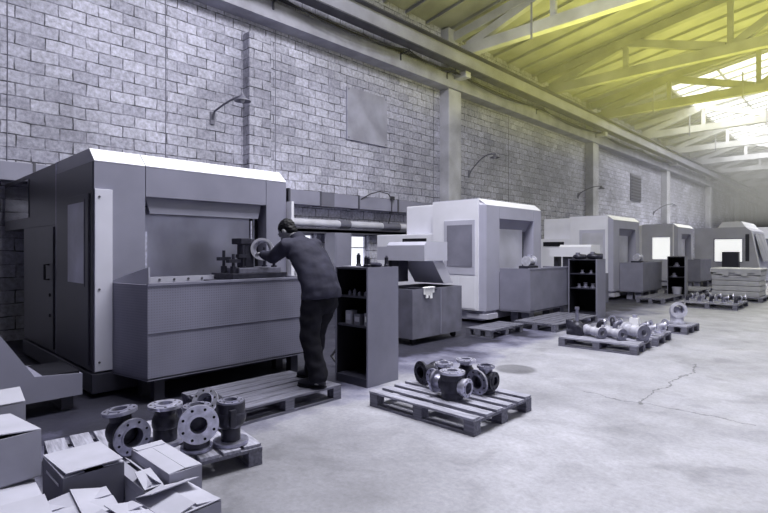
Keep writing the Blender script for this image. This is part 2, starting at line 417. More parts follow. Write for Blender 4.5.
for i, (x0, x1, y0, y1) in enumerate(SK):
    fr = MB()
    n = int((y1-y0)/1.0)
    for k in range(n+1):
        yy = y0+(y1-y0)*k/n
        fr.quadbox([(x0, yy-.03, roof_z(x0)-.03), (x1, yy-.03, roof_z(x1)-.03), (x1, yy+.03, roof_z(x1)-.03), (x0, yy+.03, roof_z(x0)-.03),
                    (x0, yy-.03, roof_z(x0)+.06), (x1, yy-.03, roof_z(x1)+.06), (x1, yy+.03, roof_z(x1)+.06), (x0, yy+.03, roof_z(x0)+.06)])
    for k in range(4):
        xx = x0+(x1-x0)*k/3
        fr.box(xx-.03, xx+.03, y0, y1, roof_z(xx)-.04, roof_z(xx)+.07)
    w = fr.build('window_%d' % (i+3), 'truss'); tag(w, kind='structure')
    p = MB(); p.quadbox([(x0, y0, roof_z(x0)+.08), (x1, y0, roof_z(x1)+.08), (x1, y1, roof_z(x1)+.08), (x0, y1, roof_z(x0)+.08),
                         (x0, y0, roof_z(x0)+.12), (x1, y0, roof_z(x1)+.12), (x1, y1, roof_z(x1)+.12), (x0, y1, roof_z(x0)+.12)])
    p.build('pane', 'daylight_dim' if i == 1 else 'skylight', w)
# unseen right-hand wall windows, their panes glow to light the hall
fr = MB(); p = MB()
for (a, c) in wr:
    for k in range(5): yy = a+(c-a)*k/4; fr.box(RX+.12, RX+.2, yy-.03, yy+.03, 2.2, 6.2)
    for z in (2.23, 4.2, 6.17): fr.box(RX+.12, RX+.2, a, c, z-.03, z+.03)
    p.box(RX+.22, RX+.25, a, c, 2.2, 6.2)
w = fr.build('window_6', 'truss'); tag(w, kind='structure'); p.build('pane', 'daylight_dim', w)

# roof trusses
def bar(mb, p, q, w, h):
    """rectangular bar in a plane of constant y: width w (y), height h"""
    p, q = Vector(p), Vector(q); d = (q-p).normalized(); n = Vector((-d.z, 0, d.x))
    P = []
    for pt in (p, q):
        P.append([pt+n*(h/2*s1)+Vector((0, w/2*s2, 0)) for s1, s2 in ((-1, -1), (-1, 1), (1, 1), (1, -1))])
    mb.quadbox([P[0][0], P[0][1], P[0][2], P[0][3], P[1][0], P[1][1], P[1][2], P[1][3]])
    return mb
ord_ = ['first', 'second', 'third', 'fourth', 'fifth', 'sixth', 'seventh', 'eighth', 'ninth', 'tenth']
for k, y in enumerate((13.75, 19.5, 24.9, 31.0, 37.0, 43.0, 49.0, 55.0, 61.0)):
    dull = k in (1, 2)  # darker copy of the truss concrete, backlit shade put into the colour
    t = thing('roof_truss', '%s concrete roof truss of the row, counted from the camera, %s' % (ord_[k], 'greyish shade-painted bars' if dull else 'whitewashed bars'),
              'roof truss', (0, y, 7.75), 0, 'roof trusses')
    mm = 'truss_shaded' if dull else 'truss'
    bar(MB(), (-10.0, 0, .17), (9.0, 0, .17), .26, .34).build('bottom_chord', mm, t)
    for (xa, xb) in ((-10.0, 0), (9.0, 0)):
        bar(MB(), (xa, 0, roof_z(xa)-7.75-.33), (xb, 0, roof_z(xb)-7.75-.33), .24, .28).build('top_chord', mm, t)
    xs = [-9.6, -6.6, -3.4, 0, 3.4, 6.6, 9.0]
    for j in range(1, 6):
        bar(MB(), (xs[j], 0, .3), (xs[j], 0, roof_z(xs[j])-7.75-.4), .14, .16).build('hanger', mm, t)
    for (xa, xb) in ((-9.5, -6.75), (-3.55, -6.5), (-3.3, -.1), (3.3, .1), (3.5, 6.5), (8.8, 6.7)):
        bar(MB(), (xa, 0, .3), (xb, 0, roof_z(xb)-7.75-.42), .2, .26).build('diagonal', mm, t)
    # thin drop rods that hang below the chord
    for x in ((-7.2, -3.9) if k in (0, 2, 3, 4) else ()):
        MB().box(x-.025, x+.025, -.17, -.13, -.16, .9).build('drop_rod', 'rail', t)

# ------------------------------------------------------------------ things on the wall
def wall_lamp(y, z, reach, rise, label):
    t = thing('wall_lamp', label, 'lamp', (WX, y, z), 0, 'gooseneck wall lamps')
    MB().box(0, .03, -.05, .05, -.16, .10).build('bracket', 'duct_dark', t)
    pts = [(.03, 0, -.05), (.12, 0, .10)]
    for i in range(1, 9):
        u = i/8; pts.append((.12+(reach-.12)*u, 0, .10+(rise)*math.sin(u*PI*.62)/math.sin(PI*.62)))
    MB().tube(pts, .022, 8).build('arm', 'duct_dark', t, True)
    e = Vector(pts[-1])
    MB().lathe([(.03, .03), (.05, -.02), (.07, -.05), (.16, -.10), (.165, -.115), (.14, -.105), (.06, -.06), (0, -.05)], e).build('shade', 'duct_dark', t, True)
    MB().ball(e+Vector((0, 0, -.10)), .045).build('bulb', 'bulb', t, True)
wall_lamp(5.35, 4.36, 1.25, .10, 'gooseneck wall lamp beside the brick pilaster above the dark grey machine')
wall_lamp(14.95, 4.19, 1.05, .42, 'gooseneck wall lamp just past the first concrete column')
wall_lamp(24.0, 4.12, 1.1, .22, 'gooseneck wall lamp in front of the second concrete column')
wall_lamp(35.4, 3.88, 1.2, .36, 'small far gooseneck wall lamp beyond the dark wall vent')

t = thing('sheet_panel', 'square grey metal sheet fixed flat on the block wall', 'panel', (WX, 9.98, 5.18))
MB().box(.001, .05, -.78, .78, -.70, .72, bevel=.006).build('sheet', 'sheet', t)
for yy, zz in ((-.72, .66), (.72, .66), (-.72, -.64), (.72, -.64)):
    MB().cyl((.05, yy, zz), (1, 0, 0), .02, .01, 8).build('bolt', 'duct_dark', t)
t = thing('wall_vent', 'tall dark vent panel high on the far block wall', 'vent', (WX, 32.0, 5.15))
MB().box(.0, .06, -.86, .86, -.78, .78).build('frame', 'duct_dark', t)
for i in range(8): MB().box(.05, .10, -.78, .78, -.72+i*.18, -.63+i*.18).build('slat', 'rail_edge', t)

t = thing('box_duct', 'grey rectangular sheet metal duct along the wall behind the machines', 'duct', (-10.12, 0, 2.6))
MB().box(-.16, .14, 7.1, 13.2, 0, .34, bevel=.008).build('duct_run', 'duct', t)
MB().box(-.165, .147, 8.08, 8.52, -.005, .345).build('dark_section', 'duct_dark', t)
for y in (7.1, 8.05, 9.35, 10.9): MB().box(-.17, .16, y, y+.05, -.015, .36).build('seam', 'rail_edge', t)
t = thing('box_duct', 'grey rectangular sheet metal duct on the wall left of the dark grey machine', 'duct', (-10.14, 0, 2.62))
MB().box(-.14, .14, -4, 3.6, 0, .30, bevel=.008).build('duct_run', 'duct', t)
for y in (-.5, 1.2, 2.05): MB().box(-.15, .15, y, y+.04, -.01, .32).build('seam', 'rail_edge', t)
t = thing('insulated_pipe', 'pale insulated pipe with dark coupling along the wall below the duct', 'pipe', (-10.08, 0, 2.17))
MB().cyl((0, 7.0, 0), (0, 1, 0), .10, 6.3, 16).build('pipe_run', 'pipe', t, True)
MB().cyl((0, 8.75, 0), (0, 1, 0), .11, .36, 16).build('coupling', 'duct_dark', t, True)
MB().cyl((0, 10.35, 0), (0, 1, 0), .115, .7, 16).build('coupling', 'duct_dark', t, True)
t = thing('steel_channel', 'thin dark steel channel running under the pale pipe', 'channel', (-10.12, 0, 1.95))
MB().box(-.10, .08, 7.0, 13.2, 0, .07).build('web', 'duct_dark', t); MB().box(.06, .08, 7.0, 13.2, -.03, .10).build('flange', 'rail_edge', t)
# little frayed cable looped over the duct
o = MB().tube([(-9.97, 9.45, 2.86), (-9.93, 9.75, 3.02), (-9.92, 10.1, 3.12), (-9.92, 10.45, 3.08), (-9.93, 10.62, 2.95), (-9.94, 10.62, 2.6), (-9.95, 10.5, 2.25)], .014, 6).build('cable', 'cable', None, True)
tag(o, 'loose black cable looped over the grey duct by the pipe', 'cable')
MB().box(-9.95, -9.90, 10.56, 10.70, 2.92, 3.02).build('clip', 'cable', o)
# conduits down the wall
for (y, zt, zb, lab) in ((1.75, 6.7, 2.8, 'thin vertical conduit near the left edge of the block wall'), (4.35, 6.7, 2.6, 'thin vertical conduit left of the lowest gooseneck lamp'),
                         (6.95, 6.9, 2.9, 'thin vertical conduit just right of the brick pilaster'), (12.95, 6.9, 2.9, 'thin vertical conduit left of the first concrete column'),
                         (17.6, 6.9, 2.9, 'thin vertical conduit midway between first and second concrete columns')):
    o = MB().tube([(WX+.006, y, zt), (WX+.006, y+.01, (zt+zb)/2), (WX+.006, y, zb)], .008, 6).build('conduit', 'duct_dark', None, True)
    tag(o, lab, 'conduit')
# cables sagging along the ledge from bracket to bracket
brk = [0.5, 6.6, 10.9, 13.1, 19.0, 25.0, 31, 37]
for i, y in enumerate(brk[:6]):
    t = thing('cable_bracket', ['steel cable bracket on the ledge above the left end of the wall', 'steel cable bracket on the ledge above the brick pilaster',
        'steel cable bracket on the ledge above the metal sheet panel', 'steel cable bracket on the ledge beside the first concrete column',
        'steel cable bracket on the ledge past the first concrete column', 'steel cable bracket on the ledge near the second concrete column'][i], 'bracket', (-9.855, y, 7.0), 0, 'cable brackets on the ledge')
    MB().box(0, .34, -.015, .015, .11, .14).build('arm', 'rail_edge', t); MB().box(0, .02, -.02, .02, -.06, .16).build('plate', 'rail_edge', t)
    MB().box(.32, .34, -.015, .015, .10, .20).build('hook', 'rail_edge', t)
t = thing('cable_bundle', 'bundle of sagging black cables strung along the wall ledge', 'cable', (-9.87, 0, 7.15))
for k in range(5):
    pts = []
    for a, c in zip(brk, brk[1:]):
        for j in range(8):
            u = j/8; sag = (.05+.06*k)*(c-a)/6*4*u*(1-u)
            pts.append((.06+.055*k+.03*math.sin(a+k+u*5), a+(c-a)*u, .03-sag))
    pts.append((.2, brk[-1], 0))
    MB().tube(pts, .012 if k else .02, 5).build('cable', 'cable', t, True)

# ------------------------------------------------------------------ machines
def front_profile(d, h, z0): return [(-d, z0), (0, z0), (0, h-.14), (-.16, h), (-d, h)]

def grey_machine():
    t = thing('machining_centre', 'dark grey machining centre nearest the camera with the worker at its tray', 'machine', (-5.7, 1.69, 0), 0, 'machining centres')
    h = 2.55
    MB().extrude(front_profile(1.37, h, .26), 'y', 0, .50).build('pillar', 'paint_mid', t)
    MB().extrude(front_profile(1.37, h, .26), 'y', 2.025, 2.33).build('pillar', 'paint_mid', t)
    MB().extrude([(-1.37, 2.08), (0, 2.08), (0, h-.14), (-.16, h), (-1.37, h)], 'y', .508, 2.017).build('header', 'paint_mid', t)
    # white plates on the slope: overhead light put into the paint
    for (a, c) in ((0, .50), (.508, 2.017), (2.025, 2.33)):
        MB().quadbox([(.004, a, h-.142), (.004, c, h-.142), (-.158, c, h+.002), (-.158, a, h+.002), (.0, a, h-.15), (.0, c, h-.15), (-.17, c, h-.01), (-.17, a, h-.01)]).build('bevel_highlight', 'paint_white', t)
    MB().extrude([(-1.37, .26), (-.02, .26), (-.02, 1.06), (-1.37, 1.06)], 'y', .50, 2.025).build('lower_panel', 'paint_dark', t)
    # slanted hood and stainless splash door
    MB().quadbox([(-.05, .57, 1.90), (-.05, 1.93, 1.90), (-.09, 1.93, 1.90), (-.09, .57, 1.90), (-.07, .53, 2.085), (-.07, 1.99, 2.085), (-.11, 1.99, 2.085), (-.11, .53, 2.085)]).build('hood', 'paint_mid', t)
    d = MB().box(-.22, -.18, .55, 1.88, 1.06, 1.98).build('splash_door', 'steel', t)
    MB().box(-.18, -.165, .55, 1.88, 1.06, 1.12).build('door_rail', 'paint_light', d)
    MB().box(-.36, -.20, 1.885, 2.02, 1.06, 2.08).build('door_pocket', 'black', t)
    MB().box(-.36, -.24, .505, .55, 1.06, 2.08).build('door_pocket', 'black', t)
    MB().box(-.2, -.18, 1.94, 1.96, 1.2, 2.0).build('guide_rod', 'machined', t)
    MB().box(-1.3, -1.25, .5, 2.02, 1.06, 2.08).build('back_panel', 'paint_dark', t)
    MB().box(-.02, .0, .5, .52, 1.3, 1.7).build('rod', 'machined', t)
    # plinth
    MB().box(-3.0, .03, -.03, 2.36, .05, .25, bevel=.01).build('plinth', 'paint_dark', t)
    # white strip on the near corner
    s = MB().box(.0, .025, .0, .165, .27, 2.12, bevel=.004).build('corner_strip', 'paint_strip', t)
    for z in (.36, 1.1, 2.04): MB().cyl((.025, .04, z), (1, 0, 0), .012, .006, 8).build('screw', 'rail_edge', s)
    # end wall: skin, door with window, rear cabinet
    MB().box(-1.35, -.02, -.012, 0, .27, 2.40).build('end_panel', 'paint_dark', t)
    d = MB().box(-.86, -.10, -.03, -.012, .32, 2.08, bevel=.004).build('side_door', 'paint_dark', t)
    MB().box(-.78, -.22, -.036, -.03, 1.15, 2.0).build('door_window', 'glass_side', d)
    MB().box(-.80, -.20, -.034, -.03, 1.12, 2.03).build('window_frame', 'paint_dark', d)
    MB().box(-3.07, -1.40, 0, 2.3, .26, 1.80).build('rear_body', 'paint_dark', t)
    u = MB().box(-4.4, -1.40, 0, 2.3, 1.80, 2.55, bevel=.01).build('rear_cabinet', 'paint_dark', t)
    MB().box(-4.3, -2.75, -.012, 0, 1.95, 2.48).build('cabinet_window', 'glass_dark', u)
    rd = MB().box(-2.85, -1.46, -.02, 0, .3, 1.78).build('rear_door', 'paint_dark', t)
    hd = MB(); hd.tube([(-1.62, -.02, 1.32), (-1.62, -.07, 1.32), (-1.62, -.07, 1.14), (-1.62, -.02, 1.14)], .014, 6); hd.build('handle', 'black', rd)
    for z in (.7, .95): MB().cyl((-1.58, -.02, z), (0, -1, 0), .02, .012, 8).build('latch', 'black', rd)
    MB().box(-1.40, -1.37, -.005, 2.3, .26, 2.56).build('seam', 'machined_dull', t)
    # perforated coolant tray hung on the front
    tr = MB()
    F = [(0, .165), (.62, .285), (.62, 2.36), (0, 2.36)]
    I = [(0.0, .19), (.59, .31), (.59, 2.33), (0.0, 2.33)]
    for i in range(3):
        q = [F[i], F[i+1], I[i+1], I[i]]
        tr.taper(q, .235, q, 1.16)
    tr.taper(F, .225, F, .25)
    tray = tr.build('coolant_tray', 'perforated', t)
    MB().box(.585, .63, .285, 2.37, 1.15, 1.175).build('rim', 'paint_mid2', tray)
    MB().box(.617, .626, .29, 2.36, .68, .685).build('seam', 'paint_dark', tray)
    # gusset plate at the near end and slotted back rail
    g = MB(); g.quadbox([(.63, .30, 1.165), (.02, .18, 1.165), (.02, .17, 1.165), (.63, .29, 1.165), (.63, .30, 1.335), (.02, .18, 1.19), (.02, .17, 1.19), (.63, .29, 1.335)])
    g.build('gusset_plate', 'paint_light', tray)
    r = MB().box(.10, .13, .5, 1.35, 1.14, 1.21).build('back_rail', 'paint_light', tray)
    for i in range(5): MB().cyl((.13, .6+i*.16, 1.18), (1, 0, 0), .013, .008, 8).build('bolt', 'rail_edge', r)
    for (x, y) in ((.2, .42), (.52, .42), (.2, 2.05), (.52, 2.05)): MB().box(x-.05, x+.05, y-.05, y+.05, 0, .23).build('leg', 'paint_dark', t)
    MB().box(-.30, .575, 1.10, 2.02, 1.02, 1.163, bevel=.006).build('pallet_table', 'paint_dark', t)
    MB().box(-.2, .08, 2.36, 2.40, .3, 2.15).build('end_post', 'paint_white', t)
    return t
grey_machine()

# fixture with half-machined ring that stands at the mouth of the first machine
t = thing('work_fixture', 'clamping fixture on the tray edge holding the flanged ring the worker handles', 'fixture', (-5.34, 3.28, 1.165))
MB().box(-.30, .20, -.36, .36, 0, .07, bevel=.008).build('base_plate', 'iron', t)
MB().box(-.26, .16, -.26, .30, .07, .13, bevel=.006).build('upper_plate', 'iron_mid', t)
for (x, y, hh) in ((.1, -.30, .22), (.1, -.18, .32), (-.15, -.28, .26), (.1, .24, .25), (-.15, .27, .3)):
    c = MB().lathe([(0, 0), (.035, 0), (.035, .08), (.018, .08), (.018, hh), (0, hh)], (x, y, .07), n=10).build('clamp_stud', 'iron', t)
    MB().box(x-.04, x+.04, y-.07, y+.07, .07+hh*.55, .07+hh*.55+.04).build('clamp_bar', 'iron', c)
MB().box(-.1, .08, -.14, -.02, .13, .46, bevel=.01).build('angle_block', 'iron', t)
MB().box(-.12, .1, -.20, -.06, .40, .47, bevel=.01).build('block_head', 'iron', t)
MB().lathe([(.075, 0), (.075, .03), (.10, .03), (.10, .055), (.13, .055), (.13, .03), (.105, .025), (.10, -.10), (.13, -.105), (.13, -.13), (.08, -.13), (.075, 0)], (.13, .06, .345), (.80, -.60, .05), 28).build('flanged_ring', 'cast_pale', t, True)
MB().cyl((-.02, .0, .43), (0, 0, 1), .014, .25, 10).build('pin', 'machined', t)

def white_machine(loc, label, w=2.42, first=False):
    t = thing('machining_centre', label, 'machine', loc, 0, 'machining centres')
    h = 2.55; d = 1.30
    MB().taper([(-d, 0), (-.16, 0), (0, .09), (0, .585), (-d, .585)], .26, [(-d, 0), (-.16, 0), (0, .09), (0, .585), (-d, .585)], 2.42) \
        .taper([(-d, 0), (-.16, 0), (0, .09), (0, .585), (-d, .585)], 2.42, [(-d, 0), (-.17, .0), (-.16, .09), (-.16, .585), (-d, .585)], h).build('pillar', 'paint_mid_front', t)
    MB().extrude(front_profile(d, h, .26), 'y', 2.06, w).build('pillar', 'paint_mid_front', t)
    MB().extrude([(-d, 2.16), (0, 2.16), (0, h-.13), (-.16, h), (-d, h)], 'y', .59, 2.055).build('header', 'paint_mid_front', t)
    MB().quadbox([(.004, .09, h-.132), (.004, w, h-.132), (-.158, w, h+.003), (-.158, .02, h+.003), (0, .09, h-.14), (0, w, h-.14), (-.17, w, h-.01), (-.17, .03, h-.01)]).build('bevel_highlight', 'paint_white', t)  # white bevel plate: light from above put into the paint
    MB().box(-d, -.04, .585, 2.06, .26, 1.04).build('lower_panel', 'paint_mid2', t)
    hb = MB().extrude([(-.06, 2.16), (-.20, 1.92), (-.25, 1.92), (-.12, 2.16)], 'y', .59, 2.055).build('hood', 'paint_mid2', t)
    dr = MB().box(-.22, -.18, .60, 1.86, 1.04, 2.0).build('splash_door', 'steel_pale', t)  # reflected brightness put into the door's paler steel
    MB().box(-.36, -.26, 1.865, 2.06, 1.04, 2.16).build('door_pocket', 'glass_dark', t)
    MB().box(-.25, -.22, 1.92, 1.95, 1.3, 2.0).build('guide_rod', 'paint_dark', t)
    MB().box(-d+.02, -d+.06, .585, 2.06, 1.04, 2.16).build('back_panel', 'paint_mid', t)
    # white end wall with window panel and lower doors
    MB().box(-d, -.15, -.014, 0, .27, 2.54).build('end_panel', 'paint_white', t)
    MB().box(-.17, -.13, -.018, .03, .27, 2.53).build('corner_trim', 'paint_white', t)
    f = MB().box(-.98, -.20, -.03, -.014, .99, 2.12, bevel=.006).build('window_panel', 'paint_light', t)
    MB().box(-.90, -.26, -.036, -.03, 1.15, 2.02).build('pane', 'glass_mid' if first else 'glass_pale', f)
    for (a, c) in ((-.98, -.60), (-.58, -.20)): MB().box(a, c, -.024, -.014, .30, .97, bevel=.004).build('lower_door', 'paint_white', t)
    # rear: lower body, roundish tank box, dark slot
    MB().box(-3.05, -d, .02, w-.1, .22, 1.86, bevel=.02).build('rear_body', 'paint_white', t)
    MB().box(-2.2, -1.5, .0, .02, 1.62, 1.76).build('slot', 'black', t)
    MB().box(-2.3, -d-.04, .25, 1.1, 1.86, 2.52, bevel=.03).build('rear_tank', 'paint_white', t)
    MB().box(-2.9, -.1, .1, w-.05, .06, .24).build('plinth', 'paint_light', t)
    for y in (.25, w-.25): MB().box(-.45, .05, y-.2, y+.2, .10, .20).build('foot_plate', 'paint_light', t)
    # coolant tray
    tr = MB()
    F = [(0, .60), (.64, .70), (.64, w+.12), (0, w+.12)]; I = [(0, .63), (.61, .73), (.61, w+.09), (0, w+.09)]
    for i in range(3):
        q = [F[i], F[i+1], I[i+1], I[i]]; tr.taper(q, .24, q, 1.12)
    tr.taper(F, .23, F, .26)
    tray = tr.build('coolant_tray', 'tray_paint', t)
    MB().box(.60, .65, .69, w+.13, 1.10, 1.13).build('rim', 'paint_mid2', tray)
    MB().box(.02, .62, .70, w+.1, .98, 1.0).build('tray_grid', 'iron_mid', tray)
    for (x, y) in ((.25, .9), (.5, .9), (.25, w-.1), (.5, w-.1)): MB().box(x-.11, x+.06, y-.1, y+.1, 0, .24).build('leg', 'paint_mid2', t)
    return t
M['paint_mid_front'] = mat('pale grey front paint', V(.37, .75), .4, var=.06, scale=2)
white_machine((-5.7, 8.80, 0), 'white machining centre with grey side window, second machine from the camera', first=True)
white_machine((-5.7, 15.70, 0), 'white machining centre behind the open cabinet, third machine from the camera')
t4 = white_machine((-5.7, 22.6, 0), 'pale grey machining centre with small bright window, fourth machine from the camera')
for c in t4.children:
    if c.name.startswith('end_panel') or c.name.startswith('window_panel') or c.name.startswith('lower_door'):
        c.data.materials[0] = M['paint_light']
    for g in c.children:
        if g.name.startswith('pane'): g.data.materials[0] = M['glass_glow']; g.location.z = -.02

# fifth machine: stands further into the aisle, sloping shoulder
t = thing('machining_centre', 'wide grey machining centre with big bright side window beyond the wrapped stack', 'machine', (-3.8, 27.4, 0), 0, 'machining centres')
MB().extrude([(-2.4, .2), (0.15, .2), (-.22, 2.35), (-.42, 2.52), (-2.4, 2.52)], 'y', 0, 3.6).build('body', 'paint_light', t)
MB().extrude([(-1.5, 2.50), (-.40, 2.50), (-.6, 2.78), (-1.3, 2.78)], 'y', .1, 3.4).build('roof_cap', 'paint_white', t)
MB().extrude([(.17, .2), (.19, .2), (-.20, 2.38), (-.22, 2.35)], 'y', -.02, .12).build('edge_strip', 'paint_white', t)
f = MB().box(-1.62, -.50, -.02, 0, .95, 2.02).build('window_frame', 'paint_mid', t)
MB().box(-1.58, -.54, -.03, -.02, .98, 1.98).build('pane', 'glass_glow', f)
MB().box(-.42, -.28, -.02, 0, 1.0, 2.2).build('dark_panel', 'paint_dark', t)
MB().box(-1.25, -.62, -.30, -.03, .7, 1.42).build('control_box', 'paint_dark', t)
MB().extrude([(.16, 1.0), (-.14, 2.25), (-.16, 2.25), (.14, 1.0)], 'y', .5, 3.0).build('front_window', 'glass_pale', t)
t = thing('machining_centre', 'white machining centre at the far right edge, farthest of the row', 'machine', (-3.6, 33.2, 0), 0, 'machining centres')
MB().extrude([(-2.2, .2), (0.1, .2), (.1, 2.3), (-.2, 2.7), (-2.2, 2.7)], 'y', 0, 3).build('body', 'paint_white', t)
MB().box(-1.7, -.4, -.02, 0, 1.0, 2.1).build('window_panel', 'glass_mid', t)
MB().box(.1, .12, .5, 2.6, 1.0, 2.1).build('front_window', 'glass_pale', t)

# work pieces on the second and third machine
def small_fixture(loc, label):
    t = thing('work_fixture', label, 'fixture', loc, 0, 'fixtures at the white machines')
    MB().box(-.25, .2, -.3, .3, 0, .06, bevel=.006).build('base_plate', 'iron_mid', t)
    MB().box(-.15, .1, -.2, .2, .06, .16, bevel=.01).build('riser', 'iron', t)
    MB().cyl((0, -.14, .26), (0, 1, 0), .075, .28, 20).build('workpiece', 'cast_pale', t, True)
    for y in (-.16, .12): MB().cyl((0, y, .26), (0, 1, 0), .11, .03, 20).build('flange', 'cast_pale', t, True)
    MB().cyl((0, 0, .30), (0, 0, 1), .05, .10, 14).build('port', 'machined', t, True)
small_fixture((-5.42, 10.15, 1.0), 'bright flanged workpiece clamped at the mouth of the second machine')
small_fixture((-5.42, 17.1, 1.0), 'dark flanged workpiece clamped at the mouth of the third machine')

# chip conveyors
t = thing('chip_conveyor', 'sloping grey chip conveyor rising at the left end of the dark machine', 'conveyor', (-5.4, 0, 0))
MB().extrude([(1.50, .14), (1.50, .34), (1.12, .37), (.10, 2.0), (-.75, 2.0), (-.75, 1.65), (.30, .14)], 'x', -.62, 0).build('trough', 'paint_mid2', t)
MB().extrude([(.86, .14), (.9, .14), (-.2, 1.9), (-.24, 1.9)], 'x', 0, .006).build('seam', 'paint_dark', t)
MB().box(-.60, -.02, 1.14, 1.48, .34, .365).build('cover', 'black', t)
for y in (.4, 1.4): MB().box(-.5, -.1, y-.05, y+.05, 0, .14).build('foot', 'paint_dark', t)
def conveyor(y0, label, m):
    t = thing('chip_conveyor', label, 'conveyor', (-5.35, y0, 0), 0, 'chip conveyors of the white machines')
    MB().taper([(-.85, 0), (0, 0), (0, .62), (-.85, .62)], 1.32, [(-.85, .0), (0, .0), (0, .62), (-.85, .62)], 1.58) \
        .taper([(-.85, 0), (0, 0), (0, .62), (-.85, .62)], 1.58, [(-.85, .06), (0, .06), (0, .62), (-.85, .62)], 1.64).build('head_housing', m, t)
    MB().extrude([(.28, 1.33), (.56, 1.33), (.86, .92), (.60, .92)], 'x', -.72, -.06).build('chute', 'paint_light', t)
    MB().box(-.78, -.62, .06, .30, .95, 1.32).build('motor_box', 'paint_dark', t)
    MB().box(-1.15, -.84, .06, .56, 1.32, 1.56).build('trunk', m, t)
    MB().box(-1.1, -.98, .2, .4, 0, 1.32).build('leg', 'paint_dark', t)
    return t
conveyor(6.50, 'light grey chip conveyor head over the grey bin by the second machine', 'paint_light')
conveyor(13.25, 'white chip conveyor head behind the second open cabinet', 'paint_white')

# chip bins
def bin_(loc, label, m):
    t = thing('chip_bin', label, 'bin', loc, 0, 'grey chip bins')
    b_ = MB()
    b_.box(-.85, 0, 0, .03, .10, .88).box(-.85, 0, 1.28, 1.31, .10, .88).box(-.03, 0, .03, 1.28, .10, .88).box(-.85, -.82, .03, 1.28, .10, .88).box(-.82, -.03, .03, 1.28, .10, .14)
    b_.build('tub', m, t)
    MB().box(.0, .012, .7, .72, .12, .86).build('seam', 'paint_mid', t)
    for (x, y) in ((-.75, .12), (-.1, .12), (-.75, 1.19), (-.1, 1.19)):
        MB().cyl((x-.025, y, .05), (1, 0, 0), .05, .05, 12).build('caster', 'black', t)
    for i in range(3): MB().box(-.8, -.05, .1+i*.36, .4+i*.36, .55+.02*i, .62).build('swarf', 'iron', t)
    MB().box(-.5, .015, .45, .60, .84, .87).build('lip', 'paint_dark', t)
    return t
bin_((-5.22, 6.05, 0), 'worn grey steel chip bin on casters beside the tall cabinet', 'bin_paint')
bin_((-5.22, 12.8, 0), 'grey steel chip bin behind the second open cabinet', 'bin_paint')
rg = MB()
for i in range(5):
    a = i*.05; rg.quadbox([(-5.23+.02, 6.30+a, .885), (-5.18, 6.30+a, .885), (-5.18, 6.36+a, .89), (-5.22, 6.36+a, .90), (-5.23, 6.30+a, .90), (-5.17, 6.30+a, .895), (-5.17, 6.36+a, .905), (-5.23, 6.36+a, .91)])
for i, hh in enumerate((.10, .16, .12, .17, .08)): rg.box(-5.205, -5.19, 6.30+i*.05, 6.36+i*.05, .89-hh, .895)
tag(rg.build('rag', 'rag'), 'crumpled white rag hanging over the rim of the grey bin', 'rag')

# ------------------------------------------------------------------ open tool cabinets
def cabinet(loc, rz, label, w=.45, d=.41, h=1.31):
    t = thing('tool_cabinet', label, 'cabinet', loc, rz, 'open tool cabinets')
    # local: open face looks along -y, origin at the front right bottom corner
    MB().box(-.02, 0, 0, d, 0, h).build('side_panel', 'paint_shelf', t)
    MB().box(-w, -w+.02, 0, d, 0, h).build('side_panel', 'paint_shelf', t)
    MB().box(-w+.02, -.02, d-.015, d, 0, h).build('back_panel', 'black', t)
    MB().box(-.024, -.02, .01, d-.015, .09, h-.025).box(-w+.02, -w+.024, .01, d-.015, .09, h-.025).build('shade_liner', 'black', t)  # black inside faces: the cabinet's interior shade put into colour
    MB().box(-w+.02, -.02, 0, d-.015, h-.025, h-.005).build('top', 'paint_dark', t)
    MB().box(-w+.02, -.02, .0, d-.015, 0, .09).build('base', 'paint_dark', t)
    for z in (h*.497, h*.745):
        MB().box(-w+.02, -.02, .02, d-.015, z-.01, z+.01).build('shelf', 'paint_dark', t)
    return t
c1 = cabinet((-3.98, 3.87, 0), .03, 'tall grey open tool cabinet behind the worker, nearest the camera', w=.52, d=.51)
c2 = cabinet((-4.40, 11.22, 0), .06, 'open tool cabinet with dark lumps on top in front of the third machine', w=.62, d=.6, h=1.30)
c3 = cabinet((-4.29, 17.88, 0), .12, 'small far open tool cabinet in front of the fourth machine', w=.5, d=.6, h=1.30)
def on_cab(c, x, y, z): return c.matrix_basis @ Vector((x, y, z))
def cabm(c): return Matrix.Translation(c.location) @ Matrix.Rotation(c.rotation_euler.z, 4, 'Z')
k = 0
lb = ['small bottle standing at the left on the upper cabinet shelf', 'short bottle second from left on the upper cabinet shelf', 'stubby bottle in the middle of the upper cabinet shelf', 'small can at the right of the upper cabinet shelf']
for i, (x, hh, r) in enumerate(((-.36, .06, .018), (-.28, .075, .02), (-.2, .05, .022), (-.1, .055, .026))):
    p = cabm(c1) @ Vector((x, .08, 1.31*.745+.011))
    t = thing('bottle' if i < 3 else 'can', lb[i], 'bottle' if i < 3 else 'can', p, 0, 'small bottles on the upper cabinet shelf')
    MB().lathe([(0, 0), (r, 0), (r, hh*.7), (r*.45, hh*.85), (r*.45, hh), (0, hh)], n=12).build('body', 'iron_mid', t, True)
lb = ['pale carton at the left on the middle cabinet shelf', 'grey carton second from left on the middle cabinet shelf', 'small pale carton at the right on the middle cabinet shelf']
for i, (x, w, hh) in enumerate(((-.40, .09, .15), (-.26, .09, .12), (-.10, .06, .14))):
    t = thing('carton', lb[i], 'carton', cabm(c1) @ Vector((x, .05, 1.31*.497+.011)), c1.rotation_euler.z, 'cartons on the middle cabinet shelf')
    MB().box(0, w, 0, .1, 0, hh, bevel=.003).build('carton_body', ('card', 'card_dark', 'card')[i], t)
    MB().box(.01, w-.01, -.002, 0, hh*.3, hh*.75).build('carton_label', 'label_white' if i == 2 else 'card_pale', t)
